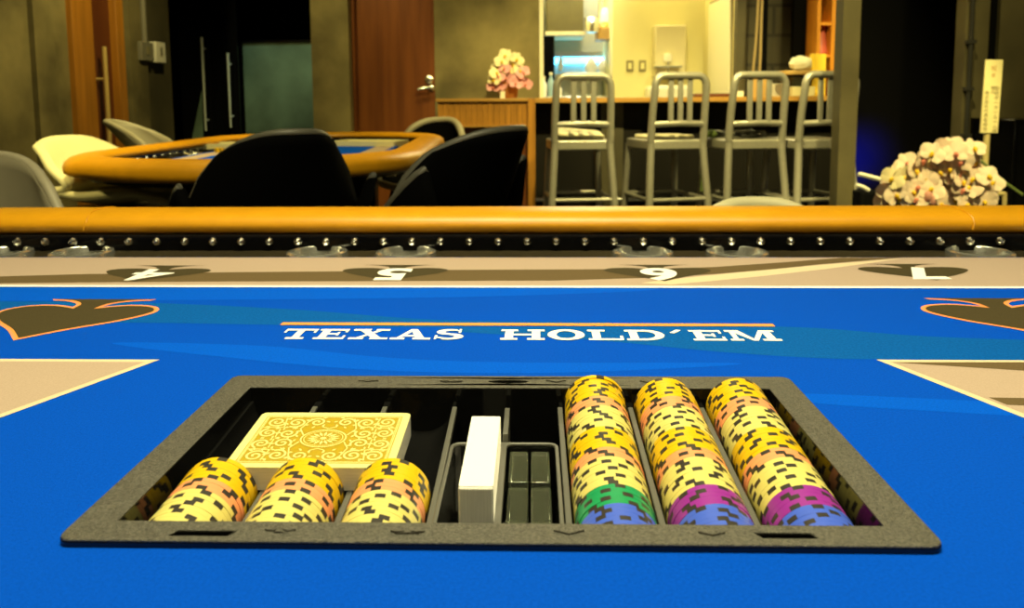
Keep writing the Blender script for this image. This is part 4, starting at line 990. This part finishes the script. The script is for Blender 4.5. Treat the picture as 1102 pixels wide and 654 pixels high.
# ------------------------------------------------------------------ congratulatory orchid and sign board at the right
YO = 3.3; pc = at(1005,222,YO)
t = thing('orchid_plant', 'large pale pink orchid display on the right, in front of the sign on a post', 'flower', (pc.x,YO,0))
mb = MB().lathe([(.13,0),(.15,.02),(.17,.30),(.185,.32),(.185,.35),(.165,.35),(.16,.31)], 28, (pc.x,YO,0)); link('pot', mb.mesh('pot', M['ceramic']), t, True, bevel=.004)
rnd = random.Random(11)
mb = MB()
for k in range(7):
    a_ = k*.9; ex, ey = .20*math.cos(a_), .16*math.sin(a_)
    pts = spline([(pc.x,YO,.33),(pc.x+ex*.5,YO+ey*.5,.42),(pc.x+ex,YO+ey,.40)],5,False); mb.tube(pts, [.02+.012*math.sin(PI*i/(len(pts)-1)) for i in range(len(pts))], 6)
link('leaf', mb.mesh('leaf', M['leaf']), t, True)
mb = MB()
for dx, tz in ((-.20,.62),(-.08,.72),(.05,.76),(.16,.72),(.25,.64)):
    mb.tube(spline([(pc.x,YO,.33),(pc.x+dx*.4,YO+.02,.33+(tz-.33)*.7),(pc.x+dx*.8,YO-.02,tz),(pc.x+dx*1.2,YO-.10,tz-.07)],6,False), .006, 6)
link('stem', mb.mesh('stem', M['stem']), t, True)
bm_ = [bloom_mesh(.050, 'petal', 'lip_yellow', 20+k) for k in range(4)] + [bloom_mesh(.048, 'petal_cream', 'lip_yellow', 30), bloom_mesh(.050, 'petal', 'lip_pink', 31)]
flw = [(950,217),(962,213),(972,218),(957,205),(966,200),(960,192),(972,190),(966,186),(980,196),(976,176),(985,184),(982,206),(990,213),(992,172),(998,180),(996,192),(1003,165),(1008,174),(1010,186),(1005,198),(1016,161),(1020,170),(1022,182),(1018,194),(1028,165),(1034,174),(1032,186),(1043,168),(1048,174),(1042,182),(1014,208),(1028,203),(1036,196),(1046,192),(1056,186),(1063,190),(1052,200),(1062,202),(1040,210),(1050,212),(1060,210),(1028,215),(1012,219),(1040,220),(1048,160),(1026,158),(988,201),(974,208),(1068,196)]
for _k in range(34):
    _u = rnd.uniform(-1,1); px = 1008+_u*52; flw.append((px, 217-rnd.random()*(50*(1-abs(_u)**1.7))*(1 if px < 1040 else .9)))
for px, py in flw:
    p = at(px,py,YO-.12+rnd.uniform(-.06,.06)); place_bloom(t, rnd.choice(bm_), p, (rnd.uniform(-.7,.7),-1,rnd.uniform(-.2,.7)), rnd.uniform(-.8,.8))
for px, py in ((999,212),(1003,216)):
    p = at(px,py,YO-.18); mb = MB(); mb.ball(p, .02, 2, (.9,.9,1.3)); link('bud', mb.mesh('bud', M['bud']), t, True)
YSG = 3.55; A0, B0 = at(1056,64.5,YSG), at(1073.5,143,YSG); xm = (at(1056,143,YSG).x+B0.x)/2; w_ = (B0.x-at(1055,143,YSG).x)
t = thing('sign_post', 'narrow cream sign board with vertical Japanese writing on a wooden post', 'sign', (xm,YSG,0))
mb = MB(); mb.prism(rrect(-w_/2,0,w_/2,.012,.002,2), B0.z, A0.z)
for v in mb.bm.verts: v.co.x += xm + (v.co.z-B0.z)*.02; v.co.y += YSG
bd = link('board', mb.mesh('board', M['sign']), t, True, bevel=.003)
mb = MB().tube([(xm-.004,YSG+.016,.02),(xm,YSG+.016,A0.z-.05)], .013, 10); link('post', mb.mesh('post', M['post_wood']), t, True)
mb = MB()
pf = at(1062,216,YSG); 
for sx in (-1,1): mb.tube([(xm+sx*.0,YSG+.016,.30),(xm+sx*.09,YSG+.016,.0)], .010, 8)
mb.tube([(xm+.02,YSG+.016,pf.z+.03),(xm+.09,YSG+.016,pf.z+.03)], .010, 8); mb.tube([(xm+.09,YSG+.016,pf.z+.035),(xm+.11,YSG+.016,0)], .010, 8)
link('foot', mb.mesh('foot', M['post_wood']), t, True)
mb = MB(); ch = .022
def vtext(txt, cx_, ztop, size, mi):
    for i, c in enumerate(txt):
        if c == ' ': continue
        for tri in text_tris(c, size, 0):
            vs = mb.ring([(xm+cx_+x, YSG-.0006, ztop-size*1.02*(i+.5)+y) for x, y, z in tri]); mb.face(vs, mi)
hh = A0.z-B0.z
vtext('祝', .004, A0.z-.025, .026, 1); vtext('御', .004, A0.z-.025-.034, .018, 1)
vtext('開店', .004, A0.z-hh*.36, .017, 0)
vtext('株式会社代表取締役', -.020, A0.z-hh*.42, .0195, 0); vtext('御祝ポーカールーム様', .021, A0.z-hh*.36, .0205, 0)
link('writing', mb.mesh('writing', [M['sign_ink'], M['sign_red']], 0), t, True)

# little blue light and white cable in the dark alcove
p = at(944,214,5.2); t = thing('blue_light', 'small deep blue light glowing in the black alcove behind the orchids', 'lamp', (p.x,5.2,p.z-.3))
mb = MB().lathe([(.05,-.30),(.05,-.285),(.012,-.28),(.012,-.05)], 16, (p.x,5.2,p.z)); link('stand', mb.mesh('stand', M['black_gloss']), t, True)
mb = MB(); mb.ball((p.x,5.2,p.z-.02), .022, 2); link('bulb', mb.mesh('bulb', M['blue_lamp']), t, True)
zb = p.z-.30
mb = MB().box2((X_(926,5.1),4.9,0),(X_(975,5.1),5.27,zb-.0)); tag(link('black_box', mb.mesh('black_box', M['black_wall']), bevel=.01), 'black equipment box under the small blue light', 'box')
for pts, lab in (([(924,187),(936,190),(948,193)],'upper white stick standing out in the dark alcove left of the orchids'),([(921,199),(928,201),(935,205)],'lower white stick in the dark alcove left of the orchids')):
    q = [at(a_,b_,3.7) for a_,b_ in pts]; mb = MB().tube(spline(q,4,False), .010, 8)
    tag(link('white_stick', mb.mesh('white_stick', M['cable_white'])), lab, 'stick')
q = at(935,205,3.7); mb = MB(); mb.box2((q.x-.04,3.68,0),(q.x+.16,3.80,at(935,206,3.7).z)); tag(link('dark_bin', mb.mesh('dark_bin', M['black_wall']), bevel=.01), 'black bin left of the orchids, holding two white sticks', 'bin')

# ------------------------------------------------------------------ lights
WARM = (1.0,.87,.42)
def area(name, loc, size, power, color=WARM, target=None, sy=None, spread=180):
    l = bpy.data.lights.new(name, 'AREA'); l.energy = power; l.color = color; l.size = size; l.spread = math.radians(spread)
    if sy: l.shape = 'RECTANGLE'; l.size_y = sy
    o = bpy.data.objects.new(name, l); COL.objects.link(o); o.location = loc
    d = (Vector(target)-Vector(loc)) if target else Vector((0,0,-1))
    o.rotation_euler = d.to_track_quat('-Z','Y').to_euler(); return o
def spot(name, loc, target, power, ang=60, color=WARM, blend=.6, r=.04):
    l = bpy.data.lights.new(name, 'SPOT'); l.energy = power; l.color = color; l.spot_size = math.radians(ang); l.spot_blend = blend; l.shadow_soft_size = r
    o = bpy.data.objects.new(name, l); COL.objects.link(o); o.location = loc
    o.rotation_euler = (Vector(target)-Vector(loc)).to_track_quat('-Z','Y').to_euler(); return o
BG = (1.0,.84,.30)
area('table_light', (0.05,.62,2.55), 1.1, 30, (1.0,.91,.52), (0,.5,.76), .5, 120)
area('dealer_side_fill', (-.1,-.75,2.5), .6, 6, (1.0,.91,.52), (0,.6,.76), .4, 110)  # added fill from the dealer side, brightens the card and chip fronts
spot('second_table_light', (-1.0,2.7,2.65), (-1.0,3.0,.76), 170, 70, BG)
spot('left_wall_light', (-1.3,3.4,2.65), (-2.46,4.0,1.1), 130, 80, BG)
spot('cream_chair_light', (-1.6,1.7,2.65), (-1.5,2.5,.7), 130, 40, BG)
spot('cream_seat_fill', (-2.2,1.0,1.7), (-1.42,2.5,.68), 60, 22, BG)  # added spot outside the frame, only to brighten the cream seat
spot('near_chair_fill', (-.9,.9,2.65), (-.95,1.55,.8), 45, 30, BG)  # added spot that brightens the grey chair at the left edge
spot('bar_light', (.35,2.9,2.65), (.45,4.4,.9), 330, 70, BG)
spot('bar_light', (1.4,2.9,2.65), (1.3,4.4,.9), 270, 65, BG)
spot('concrete_light', (-.35,4.3,2.65), (-.3,5.35,1.2), 60, 75, BG)
spot('pillar_fill', (-1.35,4.1,2.65), (-1.4,5.2,1.2), 70, 60, BG)  # added second spot, lifts the dark concrete pillar
spot('orchid_light', (1.5,1.8,2.65), (1.68,3.3,.65), 400, 34, BG)
spot('right_wall_light', (2.1,3.0,2.65), (2.35,4.4,1.1), 90, 60, BG)
area('kitchen_light', (.75,5.9,2.6), .7, 22, (1.0,.84,.30), None, .5)
area('steel_kitchen_light', (.3,6.6,2.65), .4, 36, (1.0,.9,.6), None)
spot('steel_wall_fill', (.32,5.75,2.6), (.22,7.25,1.15), 48, 60, (1.0,.92,.62))  # added front spot, lightens the back of the kitchen
spot('glass_panel_fill', (-1.9,5.35,2.6), (-1.75,5.9,1.0), 50, 50, (.75,1.0,.70))  # added greenish spot just for the teal glass panel
spot('shelf_light', (1.75,4.6,2.65), (1.85,5.2,1.3), 70, 60, BG)
spot('blue_glow', (2.05,5.02,.55), (2.10,5.3,.57), 90, 90, (.01,.02,1.0), 1.0)
w = bpy.data.worlds.new('world'); S.world = w; w.use_nodes = True
w.node_tree.nodes['Background'].inputs['Color'].default_value = (.03,.028,.02,1); w.node_tree.nodes['Background'].inputs['Strength'].default_value = .3

S.view_settings.view_transform = 'Standard'; S.view_settings.look = 'None'; S.view_settings.gamma = 1; S.view_settings.exposure = 0.0
S.view_settings.use_curve_mapping = False
S.render.film_transparent = False
